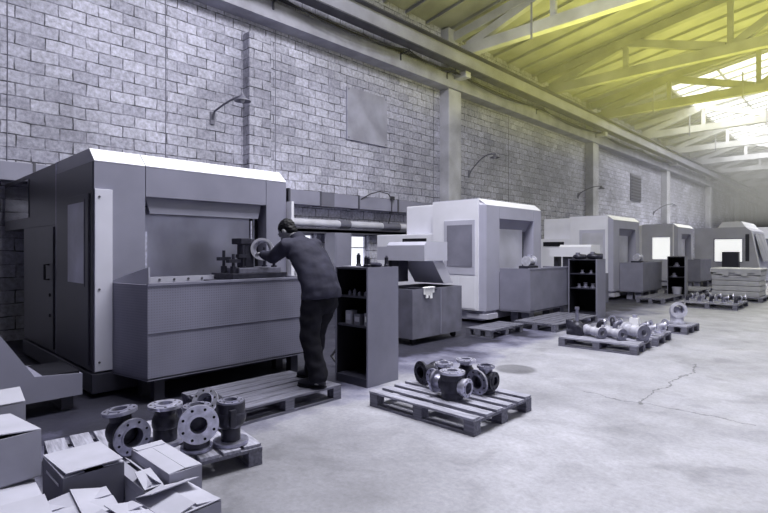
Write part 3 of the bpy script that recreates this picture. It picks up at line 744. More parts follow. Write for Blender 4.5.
# on top of the first cabinet
lb = ['tall dark tool holder standing on the tall cabinet, leftmost', 'short dark tool holder standing second on the tall cabinet', 'dark tool holder standing third on the tall cabinet', 'dark tool holder on the back right of the tall cabinet top']
for i, (x, y, hh, r) in enumerate(((-.30, .16, .14, .024), (-.22, .2, .11, .022), (-.15, .17, .10, .022), (-.05, .36, .11, .022))):
    t = thing('tool_holder', lb[i], 'tool holder', cabm(c1) @ Vector((x, y, 1.305)), 0, 'tool holders on the tall cabinet')
    MB().lathe([(0, 0), (r*1.3, 0), (r*1.3, .03), (r, .035), (r, hh), (0, hh)], n=14).build('shank', 'iron', t, True)
    MB().lathe([(0, hh), (r*.6, hh), (r*.6, hh+.02), (0, hh+.02)], n=10).build('tip', 'iron_mid', t, True)
t = thing('cloth', 'dark crumpled cloth lying on top of the tall cabinet', 'cloth', cabm(c1) @ Vector((-.12, .28, 1.305)), .3)
q = MB()
for i in range(6): q.ball((random.uniform(-.08, .08), random.uniform(-.05, .05), .025), .06, .05, .03)
mesh_obj('folds', remeshed(q, .012, 4), 'jacket', t)
t = thing('plate', 'flat pale metal plate lying on top of the tall cabinet', 'plate', cabm(c1) @ Vector((-.34, .12, 1.305)), .2)
MB().box(-.1, .1, -.10, .10, 0, .012).build('sheet', 'card', t)
# on and in the second cabinet
for i, (x, y, s, l) in enumerate(((-.46, .2, .11, 'rounded dark casting at the left on the second cabinet'), (-.16, .28, .13, 'rounded dark casting at the right on the second cabinet'))):
    t = thing('casting', l, 'casting', cabm(c2) @ Vector((x, y, 1.295)), 0, 'castings on the second cabinet')
    q = MB(); q.ball((0, 0, s*.5), s*1.2, s, s*.6).cyl((0, 0, s*.5), (1, .3, 0), s*.5, s*1.5, 14); mesh_obj('lump', remeshed(q, .02, 3), 'iron', t)
    MB().cyl((0, -.05, s*.8), (0, 0, 1), .05, .06, 12).build('boss', 'iron_mid', t, True)
for i, (x, zf, s, l) in enumerate(((-.42, .62, .07, 'small grey part at the left on the middle shelf of the second cabinet'), (-.28, .62, .09, 'round grey part in the middle shelf of the second cabinet'),
                                   (-.12, .62, .08, 'small pale part at the right on the middle shelf of the second cabinet'), (-.35, .8, .06, 'grey tool at the left on the upper shelf of the second cabinet'), (-.16, .8, .06, 'grey tool at the right on the upper shelf of the second cabinet'))):
    t = thing('casting', l, 'casting', cabm(c2) @ Vector((x, .12, 1.3*{.62: .497, .8: .745}[zf]+.011)), 0, 'parts in the second cabinet')
    MB().lathe([(0, 0), (s*.8, 0), (s*.8, s*.3), (s*.45, s*.4), (s*.45, s*1.2), (s*.6, s*1.3), (0, s*1.3)], n=14).build('body', 'iron_mid', t, True)
for i, (x, zf, l) in enumerate(((-.32, .62, 'grey part on the middle shelf of the far small cabinet'), (-.25, .8, 'grey part on the upper shelf of the far small cabinet'))):
    t = thing('casting', l, 'casting', cabm(c3) @ Vector((x, .12, 1.3*{.62: .497, .8: .745}[zf]+.011)), 0, 'parts in the far cabinet')
    MB().lathe([(0, 0), (.09, 0), (.09, .05), (.05, .06), (.05, .12), (0, .12)], n=14).build('body', 'iron_mid', t, True)
t = thing('bucket', 'pale bucket on the bottom of the far small cabinet', 'bucket', cabm(c3) @ Vector((-.25, .2, .091)))
MB().lathe([(0, 0), (.11, 0), (.15, .24), (.14, .24), (.10, .02), (0, .02)], n=18).build('pail', 'paint_light', t, True)

o = MB().tube([(-5.02, 4.30, .52), (-4.98, 4.36, .46), (-5.0, 4.38, .30), (-5.05, 4.26, .14), (-4.95, 4.30, .02), (-4.80, 4.42, .015), (-4.70, 4.36, .015)], .018, 8).build('hose', 'cable', None, True)
tag(o, 'black hose hanging in a loop to the floor behind the worker', 'hose')
# grey electrical cabinet and white post behind the worker
t = thing('electrical_cabinet', 'plain grey electrical cabinet by the low window behind the worker', 'cabinet', (-9.8, 8.3, 0))
MB().box(-.3, .1, 0, .55, .1, 1.93, bevel=.01).build('body', 'paint_mid', t); MB().box(-.25, .05, .05, .5, 0, .1).build('plinth', 'black', t)
MB().box(.1, .115, .03, .52, .15, 1.88).build('door', 'paint_mid', t)

# ------------------------------------------------------------------ pallets
def pallet(loc, rz, label, L=1.2, W=.9, n=7, gap=None, m='wood', H=.144, group='wooden pallets'):
    """deck boards along local x; origin at one bottom corner"""
    t = thing('wooden_pallet', label, 'pallet', loc, rz, group)
    bw = (W - (n-1)*(gap if gap else .05))/n; g = gap if gap else .05
    for i in range(n):
        y = i*(bw+g); j = random.uniform(-.012, .012)
        MB().box(j, L+j+random.uniform(-.01, .01), y, y+bw, H-.022, H+random.uniform(-.002, .003), bevel=.003).build('deck_board', m, t)
    for x in (0, L/2-.05, L-.10): MB().box(x, x+.10, 0, W, H-.044, H-.022).build('cross_board', 'wood_dark', t)  # parts under the deck use darker wood, shade put into the colour
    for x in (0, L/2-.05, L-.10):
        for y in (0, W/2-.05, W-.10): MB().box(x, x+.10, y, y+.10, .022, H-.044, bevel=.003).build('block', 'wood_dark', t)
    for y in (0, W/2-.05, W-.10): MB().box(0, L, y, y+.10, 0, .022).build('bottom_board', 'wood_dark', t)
    return t
r8 = math.atan2(.99, -.139) - PI/2
# pallet of big fittings, boards run toward the wall
pallet((-4.26, .94, 0), .14-.28, 'dark wooden pallet with big flanged fittings beside the cardboard boxes', L=1.0, W=1.2, n=8, gap=.03)
# platform the worker stands on: boards along the machine
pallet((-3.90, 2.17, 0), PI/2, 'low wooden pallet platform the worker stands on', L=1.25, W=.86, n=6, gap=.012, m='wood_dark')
pallet((-3.52, 3.45, 0), 0, 'wooden pallet with dark fittings in front of the tall cabinet', L=1.19, W=.95, n=6, gap=.065)
pallet((-3.60, 7.66, 0), .05, 'wooden pallet of pale tubular castings, front pallet of the pair', L=1.14, W=.80, n=7, gap=.03)
pallet((-3.62, 8.62, 0), .03, 'wooden pallet of small castings behind the tubular ones', L=1.16, W=.84, n=7, gap=.03)
pallet((-2.95, 10.25, 0), -.05, 'small pallet under the single standing elbow casting', L=.52, W=.72, n=4, gap=.03)
pallet((-3.80, 15.15, 0), 0, 'far wooden pallet carrying rows of small dark fittings', L=1.3, W=1.5, n=8, gap=.04)
pallet((-3.65, 17.85, 0), 0, 'far wooden pallet under the pale wrapped stack', L=1.3, W=1.4, n=7, gap=.04)
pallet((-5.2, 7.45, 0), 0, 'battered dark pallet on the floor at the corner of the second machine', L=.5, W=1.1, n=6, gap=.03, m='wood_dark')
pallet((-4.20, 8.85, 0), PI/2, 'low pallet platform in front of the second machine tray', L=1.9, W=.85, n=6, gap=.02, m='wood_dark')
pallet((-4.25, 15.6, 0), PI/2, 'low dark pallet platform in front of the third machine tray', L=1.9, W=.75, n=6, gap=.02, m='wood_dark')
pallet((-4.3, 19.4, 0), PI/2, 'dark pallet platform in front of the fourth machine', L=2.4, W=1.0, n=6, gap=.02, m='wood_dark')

# ------------------------------------------------------------------ flanged fittings
def flange(parent, c, d, R, rb, th=.024, m='machined', holes=8, hole=True):
    """ring plate whose outer face lies at c looking along d, with raised face and black discs for bolt holes"""
    c = Vector(c); d = Vector(d).normalized()
    mb = MB()
    mb.lathe([(rb, -th-.05), (rb, .004), (R*.62, .004), (R*.62, -.002), (R, -.002), (R, -th), (rb+.02, -th), (rb+.012, -th-.05)], c, d, 32)
    if hole:
        a, b_, _ = frame_for(d); n0_ = len(mb.bm.faces)
        for i in range(holes):
            an = 2*PI*(i+.5)/holes
            p = c + (a*math.cos(an)+b_*math.sin(an))*R*.81
            mb.cyl(p-d*.004, d, R*.075, .0035, 10)  # black disc in place of a hole, its shade put into colour
        for k_, f_ in enumerate(mb.bm.faces):
            if k_ >= n0_: f_.material_index = 1
    f = mb.build('flange', m, parent, True)
    f.data.materials.append(M['black'])
    return f
def fitting(loc, rz, label, group, cz, ports, rb=.085, mb_='iron', mf='machined', name='flanged_fitting', boss=None, squash=1.0):
    """ports: (direction, length, flange radius, bore, neck radius, flange material)"""
    t = thing(name, label, 'fitting', loc, rz, group)
    q = MB(); q.ball((0, 0, cz), rb, rb, rb*squash, u=20, v=12)
    body = q
    for (d, Ln, R, bo, nk, mm) in ports:
        d = Vector(d).normalized()
        body.lathe([(0, Ln-.10), (bo, Ln-.10), (bo, Ln-.012), (nk, Ln-.012), (nk, .02), (nk*.9, 0), (0, 0)], Vector((0, 0, cz)), d, 22)
    body.build('body', mb_, t, True, .9)
    for (d, Ln, R, bo, nk, mm) in ports:
        d = Vector(d).normalized()
        flange(t, Vector((0, 0, cz))+d*Ln, d, R, bo*.98, m=mm)
    if boss: MB().box(*boss, bevel=.006).build('boss_plate', mb_, t)
    return t
UP, DN = (0, 0, 1), (0, 0, -1)
PZ = .148
g = 'big flanged fittings on the near pallet'
mm, md = 'machined', 'machined_dull'
# pallet A ---------------------------------------------------------
fitting((-3.62, 1.24, PZ), 0, 'flanged fitting with scuffed tilted top flange, leftmost of five on the near pallet', g, .15,
        [((-.06, -.08, 1), .145, .108, .05, .068, md), (DN, .15, .10, .05, .08, md), ((1, .10, -.05), .16, .118, .065, .085, md)], rb=.10)
fitting((-3.60, 1.52, PZ), 0, 'flanged fitting with bright clean top flange, second of five on the near pallet', g, .15,
        [(UP, .125, .115, .05, .068, mm), (DN, .15, .12, .05, .08, md), ((-.8, .5, 0), .15, .10, .05, .07, md)], rb=.090)
fitting((-3.33, 1.62, PZ), 0, 'flanged fitting turning its wide bright eight-hole flange to the camera', g, .205,
        [(UP, .095, .092, .05, .085, md), (DN, .205, .105, .05, .085, md), ((.93, -.36, .0), .14, .128, .056, .085, mm)], rb=.10)
fitting((-3.27, 1.84, PZ), 0, 'flanged fitting with drilled boss plate at the right end of the near pallet', g, .19,
        [(UP, .11, .088, .045, .098, md), (DN, .19, .120, .04, .066, md)], rb=.105, boss=(.085, .115, -.065, -.02, .14, .26))
fitting((-3.68, 1.92, PZ), 0, 'flanged fitting with tilted ring flange peeping out behind the boss-plated one', g, .15,
        [(DN, .15, .11, .05, .08, md), ((.4, -.6, .45), .15, .10, .06, .07, mm)], rb=.095)
# pallet C ---------------------------------------------------------
g = 'dark fittings on the middle pallet'
fitting((-3.28, 4.16, PZ), 0, 'dark fitting lying at the left with its holed flange facing left', g, .115,
        [((-.25, -1, .0), .19, .113, .06, .07, 'iron'), ((.25, 1, 0), .12, .10, .05, .07, md), ((.9, -.2, .35), .13, .08, .045, .06, md)], rb=.09)
fitting((-3.06, 4.02, PZ), 0, 'dark fitting second from left on the middle pallet, bright top flange', g, .125,
        [(UP, .125, .088, .045, .062, mm), (DN, .125, .09, .04, .07, md), ((-.15, -1, -.1), .15, .10, .055, .068, md)], rb=.085)
fitting((-2.80, 3.80, PZ), 0, 'stout dark fitting at the front centre of the middle pallet with broad bright top flange', g, .125,
        [(UP, .125, .118, .05, .11, mm), (DN, .125, .10, .04, .10, 'iron'), ((1, .05, -.05), .17, .085, .062, .07, mm), ((-1, -.05, 0), .19, .105, .05, .06, md)], rb=.12)
fitting((-2.97, 4.26, PZ), 0, 'dark fitting at the back of the middle pallet with flat bright top flange', g, .13,
        [(UP, .13, .10, .045, .06, mm), (DN, .13, .10, .04, .07, 'iron')], rb=.085)
fitting((-2.68, 4.17, PZ), 0, 'dark fitting at the right of the middle pallet, wide flange facing left', g, .125,
        [(UP, .135, .085, .05, .055, md), ((-.1, -1, -.05), .14, .118, .062, .08, md), ((1, 0, 0), .10, .085, .04, .07, 'iron'), (DN, .125, .085, .03, .07, 'iron')], rb=.09)
# pallet D ---------------------------------------------------------
g = 'pale tubular castings on a pallet'
def tubular(loc, rz, label, L=.42, r=.062, R=.085, group=g):
    t = thing('tubular_casting', label, 'casting', loc, rz, group)
    MB().lathe([(0, .15), (r*.55, .15), (r*.55, 0), (R, 0), (R, .035), (r, .05), (r, L*.45), (r*1.12, L*.5), (r, L*.55), (r, L-.05), (R, L-.035), (R, L), (r*.55, L), (r*.55, L-.06), (0, L-.06)], (0, 0, R+.003), (-1, 0, 0), 22).build('tube_body', 'cast_pale', t, True)
    for x in (-.03, -L+.02): MB().box(x-.02, x+.02, -R*.8, R*.8, 0, .05).build('foot', 'iron_mid', t)
    MB().lathe([(r*.56, -.002), (R*1.0, -.002), (R*1.0, .002), (r*.56, .002)], (0, 0, R+.003), (1, 0, 0), 22).build('end_face', 'iron_mid', t, True)
    return t
tubular((-3.02, 7.92, PZ), -.5, 'pale tubular casting lying at the left of the tubular castings', .36)
tubular((-2.74, 7.97, PZ), -.55, 'pale tubular casting lying in the middle of the tubular castings', .34)
tubular((-2.50, 8.16, PZ), -.6, 'thicker pale tubular casting with dark bore at the right end of the tubular castings', .40, .085, .115)
t = thing('bracket_casting', 'dark lump of a casting with an upright bolt at the left of the tubular castings', 'casting', (-3.47, 8.05, PZ))
q = MB(); q.box(-.14, .12, -.1, .1, 0, .07).ball((0, 0, .12), .12, .10, .10).cyl((-.12, .02, .10), (0, 0, 1), .07, .13, 14).cyl((.06, -.12, .1), (0, 1, 0), .06, .24, 14)
mesh_obj('casting_body', remeshed(q, .015, 2), 'iron', t)
MB().lathe([(0, .15), (.025, .15), (.025, .40), (.035, .40), (.035, .44), (0, .44)], n=12).build('bolt', 'iron_mid', t, True)
# pallet D2 small castings
g = 'small castings on the rear pallet of the pair'
names = ['dark', 'grey', 'pale']
k = 0
def elbow(loc, rz, label, s, m, group):
    t = thing('small_casting', label, 'casting', loc, rz, group)
    q = MB(); pts = [(.0, 0, .02), (0, 0, .08), (.02, 0, .13), (.06, 0, .16), (.12, 0, .165)]
    q.tube([Vector(p)*s for p in pts], [.05*s, .05*s, .052*s, .05*s, .05*s], 14); q.build('bend', m, t, True)
    MB().lathe([(0, 0), (.085*s, 0), (.085*s, .025*s), (.04*s, .025*s)], n=18).build('flange', 'machined', t, True)
    MB().lathe([(.03*s, -.02*s), (.03*s, .022*s), (.085*s, .022*s), (.085*s, 0), (.045*s, 0)], (.12*s, 0, .165*s), (1, 0, 0), 18).build('flange', 'machined', t, True)
    return t
spots = [(-3.42, 8.8, .2, 'iron'), (-3.2, 8.95, 1.0, 'iron_mid'), (-3.0, 8.75, -.6, 'cast_pale'), (-2.8, 8.95, .4, 'iron_mid'), (-2.62, 8.78, 0, 'cast_pale'),
         (-3.35, 9.25, 2, 'iron'), (-3.05, 9.28, .3, 'cast_pale'), (-2.82, 9.22, -.3, 'iron_mid'), (-2.58, 9.15, .1, 'cast_pale'), (-2.6, 9.38, 1.3, 'iron_mid')]
for i, (x, y, rz, m) in enumerate(spots):
    row = 'front' if i < 5 else 'back'
    pos = (['leftmost', 'second from left', 'third from left', 'fourth from left', 'rightmost'])[i % 5]
    elbow((x, y, PZ), rz, 'small bent casting, %s in the %s row behind the tubular castings' % (pos, row), .78, m, g)
t = thing('white_casting', 'bright white upright block standing among the small castings on the rear pallet', 'casting', (-2.92, 9.06, PZ))
MB().taper([(-.09, -.06), (.09, -.06), (.09, .06), (-.09, .06)], 0, [(-.07, -.05), (.06, -.05), (.06, .05), (-.07, .05)], .22).build('block', 'label_white', t)
MB().cyl((0, 0, .22), (0, 0, 1), .04, .05, 14).build('neck', 'machined', t, True)
# pallet F elbow
t = thing('elbow_casting', 'single bright elbow casting with round ring flange on the small pallet', 'casting', (-2.67, 10.55, PZ))
q = MB(); q.cyl((0, 0, .0), (0, 0, 1), .15, .04, 24).cyl((0, 0, .0), (0, 0, 1), .11, .20, 24).ball((-.04, .08, .20), .11)
q.build('bend', 'cast_pale', t, True)
MB().lathe([(.095, -.13), (.095, .03), (.145, .03), (.145, -.03), (.11, -.04), (.11, -.13)], (.04, -.06, .25), (.55, -.83, .08), 28).build('ring_flange', 'cast_pale', t, True)
# pallet G rows of small fittings
k = 0
for r in range(2):
    for i in range(5):
        elbow((-3.65+i*.27, 15.4+r*.6, PZ), random.uniform(-1, 1), 'small dark fitting, %s of five in the %s row on the far pallet' % (['first', 'second', 'third', 'fourth', 'last'][i], ['near', 'rear'][r]), 0.85, ('iron', 'iron_mid')[(i+r) % 2], 'rows of small fittings on the far pallet')
# wrapped stack
t = thing('wrapped_stack', 'tall stack of pale layered blocks wrapped in film on a far pallet', 'stack', (-3.62, 17.95, PZ))
for i in range(5):
    j = random.uniform(-.015, .015)
    MB().box(.02+j, 1.20+j, .02, 1.15, i*.152, i*.152+.140, bevel=.02).build('layer', 'film', t)
q = MB(); q.box(-.03, 1.25, -.03, 1.2, .76, .81, bevel=.02)
for i in range(7): q.box(-.035, -.02, -.01+i*.17, .16+i*.17, .66-.04*(i % 3), .79)
for i in range(8): q.box(-.02+i*.155, .136+i*.155, -.035, -.02, .69-.05*(i % 3), .79)
q.build('film_cover', 'film', t)

# ------------------------------------------------------------------ cardboard boxes
def carton(loc, rz, label, w, d, h, flaps=(), m='card', lid=False, tape=True, lab=None, crush=0):
    """origin at the bottom corner; flaps: list of (side, angle from lying flat closed, in degrees)"""
    t = thing('cardboard_box', label, 'box', loc, rz, 'cardboard boxes by the near pallet')
    th = .006
    b_ = MB()
    b_.box(0, w, 0, d, 0, th).box(0, th, 0, d, 0, h).box(w-th, w, 0, d, 0, h).box(th, w-th, 0, th, 0, h).box(th, w-th, d-th, d, 0, h)
    b_.build('box_body', m, t)
    for (side, ang, ln) in flaps:
        a = math.radians(ang)
        f = MB()
        if side in 'NS':
            y, s = (d, -1) if side == 'N' else (0, 1)
            dy, dz = s*math.cos(a)*ln, math.sin(a)*ln
            f.quadbox([(0.002, y, h), (w-.002, y, h), (w-.012, y+dy, h+dz), (.008, y+dy, h+dz), (0.002, y, h+.005), (w-.002, y, h+.005), (w-.012, y+dy, h+dz+.005), (.008, y+dy, h+dz+.005)])
        else:
            x, s = (w, -1) if side == 'E' else (0, 1)
            dx, dz = s*math.cos(a)*ln, math.sin(a)*ln
            f.quadbox([(x, 0.002, h+.006), (x, d-.002, h+.006), (x+dx, d-.01, h+dz+.006), (x+dx, .01, h+dz+.006), (x, 0.002, h+.011), (x, d-.002, h+.011), (x+dx, d-.01, h+dz+.011), (x+dx, .01, h+dz+.011)])
        f.build('flap', 'card_pale', t)
    if tape: MB().box(w*.2, w*.8, -.001, 0, h*.82, h*.86).build('tape', 'tape', t)
    if lab: MB().box(*lab).build('paper_label', 'label_white', t)
    return t
# back left
carton((-4.30, .28, 0), .05, 'closed cardboard box on the floor at the left edge, under a smaller one', .42, .42, .30, [('N', 0, .21), ('S', 0, .21)], 'card_dark')
carton((-4.27, .35, .312), .03, 'cardboard box at the left edge behind, topmost of the rear stack', .38, .40, .22, [('N', 3, .2), ('S', 2, .2), ('E', 38, .12)], 'card')
carton((-3.36, .14, 0), -.06, 'open-flapped cardboard box at the bottom left under the big box', .74, .52, .315, [('S', 4, .2), ('N', 7, .24), ('E', 12, .2)], 'card')
carton((-3.43, .115, .345), .14, 'big cardboard box on the left standing on another box', .42, .50, .235, [('N', 6, .27), ('S', 3, .23)], 'card')
carton((-3.34, .73, 0), 0, 'cardboard box with half-open lid in the middle of the pile', .40, .29, .35, [('N', 0, .1), ('S', 0, .1), ('W', 2.5, .41)], 'card_dark')
carton((-3.16, 1.135, 0), .02, 'long closed cardboard box nearest the flanged fittings, white label on its end', .50, .18, .325, [('N', 2, .09), ('S', 2, .088), ('W', 0, .07)], 'card', lab=(.500, .502, .03, .13, .02, .2))
carton((-3.12, 1.025, 0), 0, 'narrow cardboard box squeezed between the half-open and the long closed box', .44, .10, .27, [('S', 30, .05), ('N', 40, .06), ('E', 15, .16)], 'card_pale')
carton((-2.63, .96, 0), .08, 'open cardboard box at the right end of the pile with raised flap', .33, .27, .27, [('S', 12, .14), ('N', 9, .125), ('W', 22, .16), ('E', 0, .10)], 'card', lab=(.330, .332, .10, .25, .03, .2))
carton((-2.90, .60, 0), -.10, 'cardboard box with crumpled flaps at the bottom centre of the pile', .34, .31, .27, [('W', 6, .15), ('E', 8, .16), ('N', 14, .17), ('S', 11, .15)], 'card_pale')
carton((-2.54, .67, 0), .12, 'cardboard box with splayed flaps at the bottom edge of the picture', .28, .26, .29, [('W', 8, .12), ('E', 6, .12), ('N', 16, .14), ('S', 12, .12)], 'card_pale')

# ------------------------------------------------------------------ the worker
def worker():
    O = Vector((-4.06, 3.24, .150))
    t = thing('person', 'person in dark jacket and trousers leaning forward, both hands on the fixture', 'person', O)
    P = lambda x, y, z: Vector((x, y, z))-O
    S = Vector((0, 1, 0))
    head_c = P(-4.565, 3.235, 1.695); hf = Vector((-.74, -.22, -.64)).normalized(); hs = hf.cross(Vector((0, 0, 1))).normalized(); hu = hs.cross(hf).normalized()
    HM = Matrix((hf, hs, hu)).transposed().to_4x4()
    shL, elL, wrL = P(-4.37, 3.085, 1.545), P(-4.62, 3.085, 1.42), P(-4.90, 3.14, 1.455)
    shR, elR, wrR = P(-4.39, 3.465, 1.545), P(-4.63, 3.57, 1.37), P(-4.91, 3.47, 1.455)
    hipL, knL, anL = P(-4.06, 3.185, 1.02), P(-4.05, 3.14, .62), P(-3.965, 3.175, .26)
    hipR, knR, anR = P(-4.09, 3.385, 1.02), P(-4.24, 3.37, .62), P(-4.27, 3.36, .26)
    def ring(c, a, b_, lean=.38):
        w = Vector((math.cos(lean), 0, math.sin(lean)))
        return (c, S*a, w*b_)
    spine = [(P(-4.06, 3.285, 1.00), .165, .115, .1), (P(-4.07, 3.285, 1.12), .155, .105, .25), (P(-4.15, 3.285, 1.28), .155, .105, .42), (P(-4.25, 3.28, 1.43), .175, .11, .5), (P(-4.36, 3.275, 1.55), .15, .085, .6), (P(-4.41, 3.27, 1.60), .07, .06, .6)]
    b_ = MB()
    b_.loft([ring(*r) for r in spine])
    neck = P(-4.43, 3.27, 1.615)
    b_.tube([P(-4.38, 3.275, 1.56), neck, head_c-hu*.06-hf*.02], [.065, .058, .056], 14)
    # head
    b_.ball(head_c+hu*.03-hf*.012, .100, .077, .098, HM).ball(head_c-hu*.035+hf*.022, .074, .062, .080, HM).ball(head_c-hu*.095+hf*.06, .032, .036, .024, HM)
    b_.tube([head_c+hu*.018+hf*.090, head_c-hu*.022+hf*.112, head_c-hu*.034+hf*.094], [.010, .016, .013], 8)
    b_.tube([head_c-hu*.062+hf*.086-hs*.022, head_c-hu*.061+hf*.094, head_c-hu*.062+hf*.086+hs*.022], .0095, 8)
    b_.tube([head_c+hu*.030+hf*.082-hs*.045, head_c+hu*.034+hf*.093, head_c+hu*.030+hf*.082+hs*.045], .011, 8)
    for s in (-1, 1):
        b_.ball(head_c-hu*.012-hf*.012+hs*s*.079, .022, .009, .034, HM)
        b_.ball(head_c+hu*.014+hf*.072+hs*s*.032, .016, .017, .013, HM)
    # limbs under the clothes
    for (sh, el, wr) in ((shL, elL, wrL), (shR, elR, wrR)):
        b_.tube([sh, sh.lerp(el, .5), el, el.lerp(wr, .35), wr], [.055, .05, .042, .044, .030], 12)
    for (hp, kn, an) in ((hipL, knL, anL), (hipR, knR, anR)):
        b_.tube([hp+Vector((0, 0, .03)), hp.lerp(kn, .4), kn, kn.lerp(an, .35), an, an-Vector((0, 0, .08))], [.095, .085, .06, .06, .042, .045], 14)
    # hands: palm + four unequal bent fingers + side thumb
    for (wr, tgt, s) in ((wrL, P(-5.10, 3.20, 1.47), 1), (wrR, P(-5.08, 3.43, 1.49), -1)):
        f = (tgt-wr).normalized(); sd = f.cross(Vector((0, 0, 1))).normalized(); up = sd.cross(f).normalized()
        b_.loft([(wr, sd*.028, up*.021), (wr+f*.04, sd*.040, up*.019), (wr+f*.085, sd*.042, up*.015), (wr+f*.098, sd*.036, up*.011)], 14)
        for i, ln in enumerate((.072, .082, .077, .060)):
            o_ = wr+f*.086+sd*((i-1.5)*.0215)
            b_.tube([o_-f*.012, o_+f*ln*.42-up*.004, o_+f*ln*.75-up*.020, o_+f*ln*.9-up*.042], [.0095, .0092, .0086, .0075], 8)
        o_ = wr+f*.035+sd*s*.036
        b_.tube([o_-sd*s*.01, o_+f*.030+sd*s*.022-up*.006, o_+f*.062+sd*s*.020-up*.018], [.013, .0115, .009], 8)
    mesh_obj('body', remeshed(b_, .0065, 2), 'skin', t)
    def wrinkle(me, amp, sc):
        for v in me.vertices:
            n = mnoise.noise(Vector((v.co.x*sc*.8, v.co.y*sc*.8, v.co.z*sc*1.6))) + .5*mnoise.noise(v.co*sc*2.1)
            v.co += v.normal*amp*n
    # jacket
    j = MB()
    j.loft([ring(P(-4.045, 3.285, 1.005), .225, .165, .12), ring(P(-4.05, 3.285, 1.10), .222, .165, .2), ring(P(-4.09, 3.285, 1.20), .218, .158, .35), ring(P(-4.17, 3.285, 1.33), .218, .15, .45),
            ring(P(-4.26, 3.28, 1.45), .222, .14, .5), ring(P(-4.345, 3.277, 1.545), .19, .115, .6), ring(P(-4.40, 3.272, 1.595), .10, .085, .6), ring(P(-4.425, 3.27, 1.615), .078, .075, .6)], 28)
    for (sh, el, wr) in ((shL, elL, wrL), (shR, elR, wrR)):
        j.tube([sh.lerp(P(-4.33, 3.277, 1.50), .35), sh, sh.lerp(el, .5), el, el.lerp(wr, .5), wr.lerp(el, .06)], [.095, .088, .078, .070, .058, .047], 16)
    me = remeshed(j, .011, 5); wrinkle(me, .011, 7); mesh_obj('jacket', me, 'jacket', t)
    c = MB(); c.loft([ring(P(-4.405, 3.272, 1.60), .088, .080, .62), ring(P(-4.445, 3.268, 1.655), .072, .068, .62)], 20)
    c.build('collar', 'jacket', t, True)
    # trousers
    q = MB()
    q.loft([ring(P(-4.055, 3.285, 1.10), .178, .132, .2), ring(P(-4.05, 3.285, 1.02), .192, .150, .1), ring(P(-4.06, 3.285, .93), .195, .145, 0), ring(P(-4.065, 3.285, .86), .16, .12, 0)], 24)
    for (hp, kn, an) in ((hipL, knL, anL), (hipR, knR, anR)):
        q.tube([hp+Vector((.01, 0, -.02)), hp.lerp(kn, .35), kn+Vector((0, 0, .02)), kn.lerp(an, .4), an+Vector((0, 0, .04)), an+Vector((0, 0, -.055))], [.125, .115, .098, .096, .094, .092], 18)
    me = remeshed(q, .011, 4); wrinkle(me, .013, 8); mesh_obj('trousers', me, 'trousers', t)
    # shoes
    for (an, toe) in ((anL, P(-4.20, 3.07, .15)), (anR, P(-4.53, 3.30, .15))):
        d = toe-an; d.z = 0; d.normalize(); base = Vector((an.x, an.y, 0)); n = Vector((-d.y, d.x, 0))
        s_ = MB()
        s_.loft([(base-d*.075+Vector((0, 0, .045)), n*.028, Vector((0, 0, .042))), (base-d*.055+Vector((0, 0, .055)), n*.038, Vector((0, 0, .052))), (base+d*.03+Vector((0, 0, .058)), n*.042, Vector((0, 0, .055))),
                 (base+d*.11+Vector((0, 0, .045)), n*.048, Vector((0, 0, .042))), (base+d*.18+Vector((0, 0, .036)), n*.046, Vector((0, 0, .033))), (base+d*.215+Vector((0, 0, .03)), n*.026, Vector((0, 0, .02)))], 16)
        s_.tube([base+Vector((0, 0, .05)), base+Vector((0, 0, .14))], [.05, .052], 14)
        sh = mesh_obj('shoe', remeshed(s_, .009, 3), 'shoe', t)
        so = MB(); so.extrude([tuple((base+d*a_+n*w_)[:2]) for a_, w_ in ((-.08, -.03), (-.05, -.04), (.1, -.05), (.19, -.045), (.222, -.018), (.222, .018), (.19, .045), (.1, .05), (-.05, .04), (-.08, .03))], 'z', -.001, .014)
        so.build('sole', 'black', sh)
    # hair
    h = MB(); h.ball(head_c+hu*.042-hf*.024, .104, .085, .092, HM).ball(head_c-hu*.015-hf*.060, .056, .072, .070, HM)
    me = remeshed(h, .008, 2); wrinkle(me, .006, 40); mesh_obj('hair', me, 'hair', t)
    for s in (-1, 1):
        MB().ball(head_c+hu*.012+hf*.086+hs*s*.031, .009).build('eye', 'black', t, True)
    return t
worker()

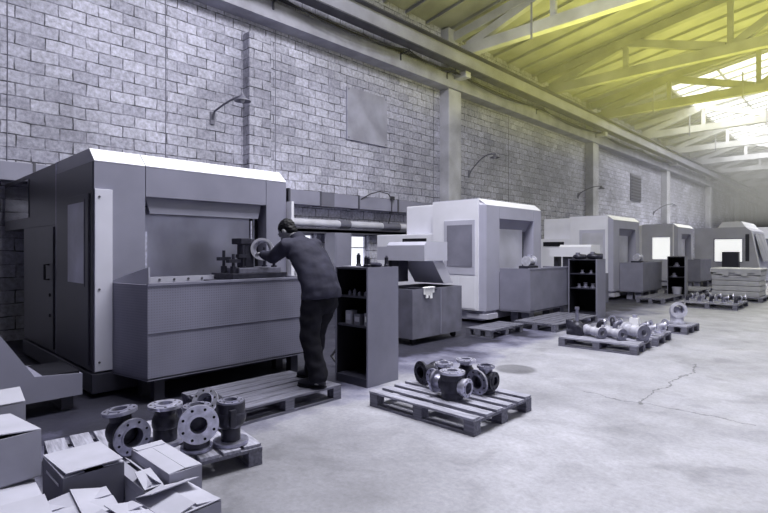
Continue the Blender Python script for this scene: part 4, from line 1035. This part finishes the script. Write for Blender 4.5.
# ------------------------------------------------------------------ light
wd = bpy.data.worlds.new('World'); scene.world = wd; wd.use_nodes = True
wd.node_tree.nodes['Background'].inputs[0].default_value = (.62, .58, 1.0, 1)
wd.node_tree.nodes['Background'].inputs[1].default_value = .014
def area(name, loc, rot, sx, sy, power, col=(1, 1, 1), spread=PI):
    l = bpy.data.lights.new(name, 'AREA'); l.shape = 'RECTANGLE'; l.size = sx; l.size_y = sy; l.energy = power; l.color = col; l.spread = spread
    o = bpy.data.objects.new(name, l); COL.objects.link(o); o.location = loc; o.rotation_euler = rot; return o
area('rooflight_near', (-3.1, 4.7, 9.55), (0, 0, 0), 3.6, 6.6, 2350, (.98, .98, 1))
area('skylight_daylight', (3.4, 26.0, 9.5), (0, 0, 0), 4.2, 40, 1150, (.97, .98, 1))
area('rooflight_far', (-4.2, 37, 9.2), (0, 0, 0), 5.5, 19, 3000, (1, 1, .93))
# added yellow uplight without a fixture, tinting the roof slabs
area('added_roof_tint', (-2.5, 19, 5.6), (PI, 0, 0), 10, 15, 1900, (1.0, .97, .13))

# the haze that hangs under the roof of the far bays
hm = bpy.data.materials.new('roof haze'); hm.use_nodes = True
nt = hm.node_tree; nt.nodes.remove(nt.nodes['Principled BSDF'])
vs = nt.nodes.new('ShaderNodeVolumeScatter'); vs.inputs['Density'].default_value = .020; vs.inputs['Color'].default_value = (1, 1, 1, 1)
nt.links.new(vs.outputs[0], nt.nodes['Material Output'].inputs['Volume'])
hz = MB().box(WX+.02, RX-.02, 11.0, 73.8, 3.2, 10.7).build('haze', hm); tag(hz, 'thin bright haze hanging among the trusses under the roof', 'haze', kind='stuff')

# ------------------------------------------------------------------ camera
cd = bpy.data.cameras.new('Camera'); cam = bpy.data.objects.new('Camera', cd); COL.objects.link(cam)
cd.sensor_width = 36; cd.sensor_fit = 'HORIZONTAL'; cd.lens = 24
cd.shift_y = -(256.5-250)/768*1.0
cam.location = (0, 0, 1.5); cam.rotation_euler = (PI/2, 0, math.atan2(494, 512))
cd.clip_end = 200
scene.camera = cam
scene.view_settings.view_transform = 'Standard'; scene.view_settings.look = 'None'
scene.view_settings.exposure = -.65; scene.view_settings.gamma = 1
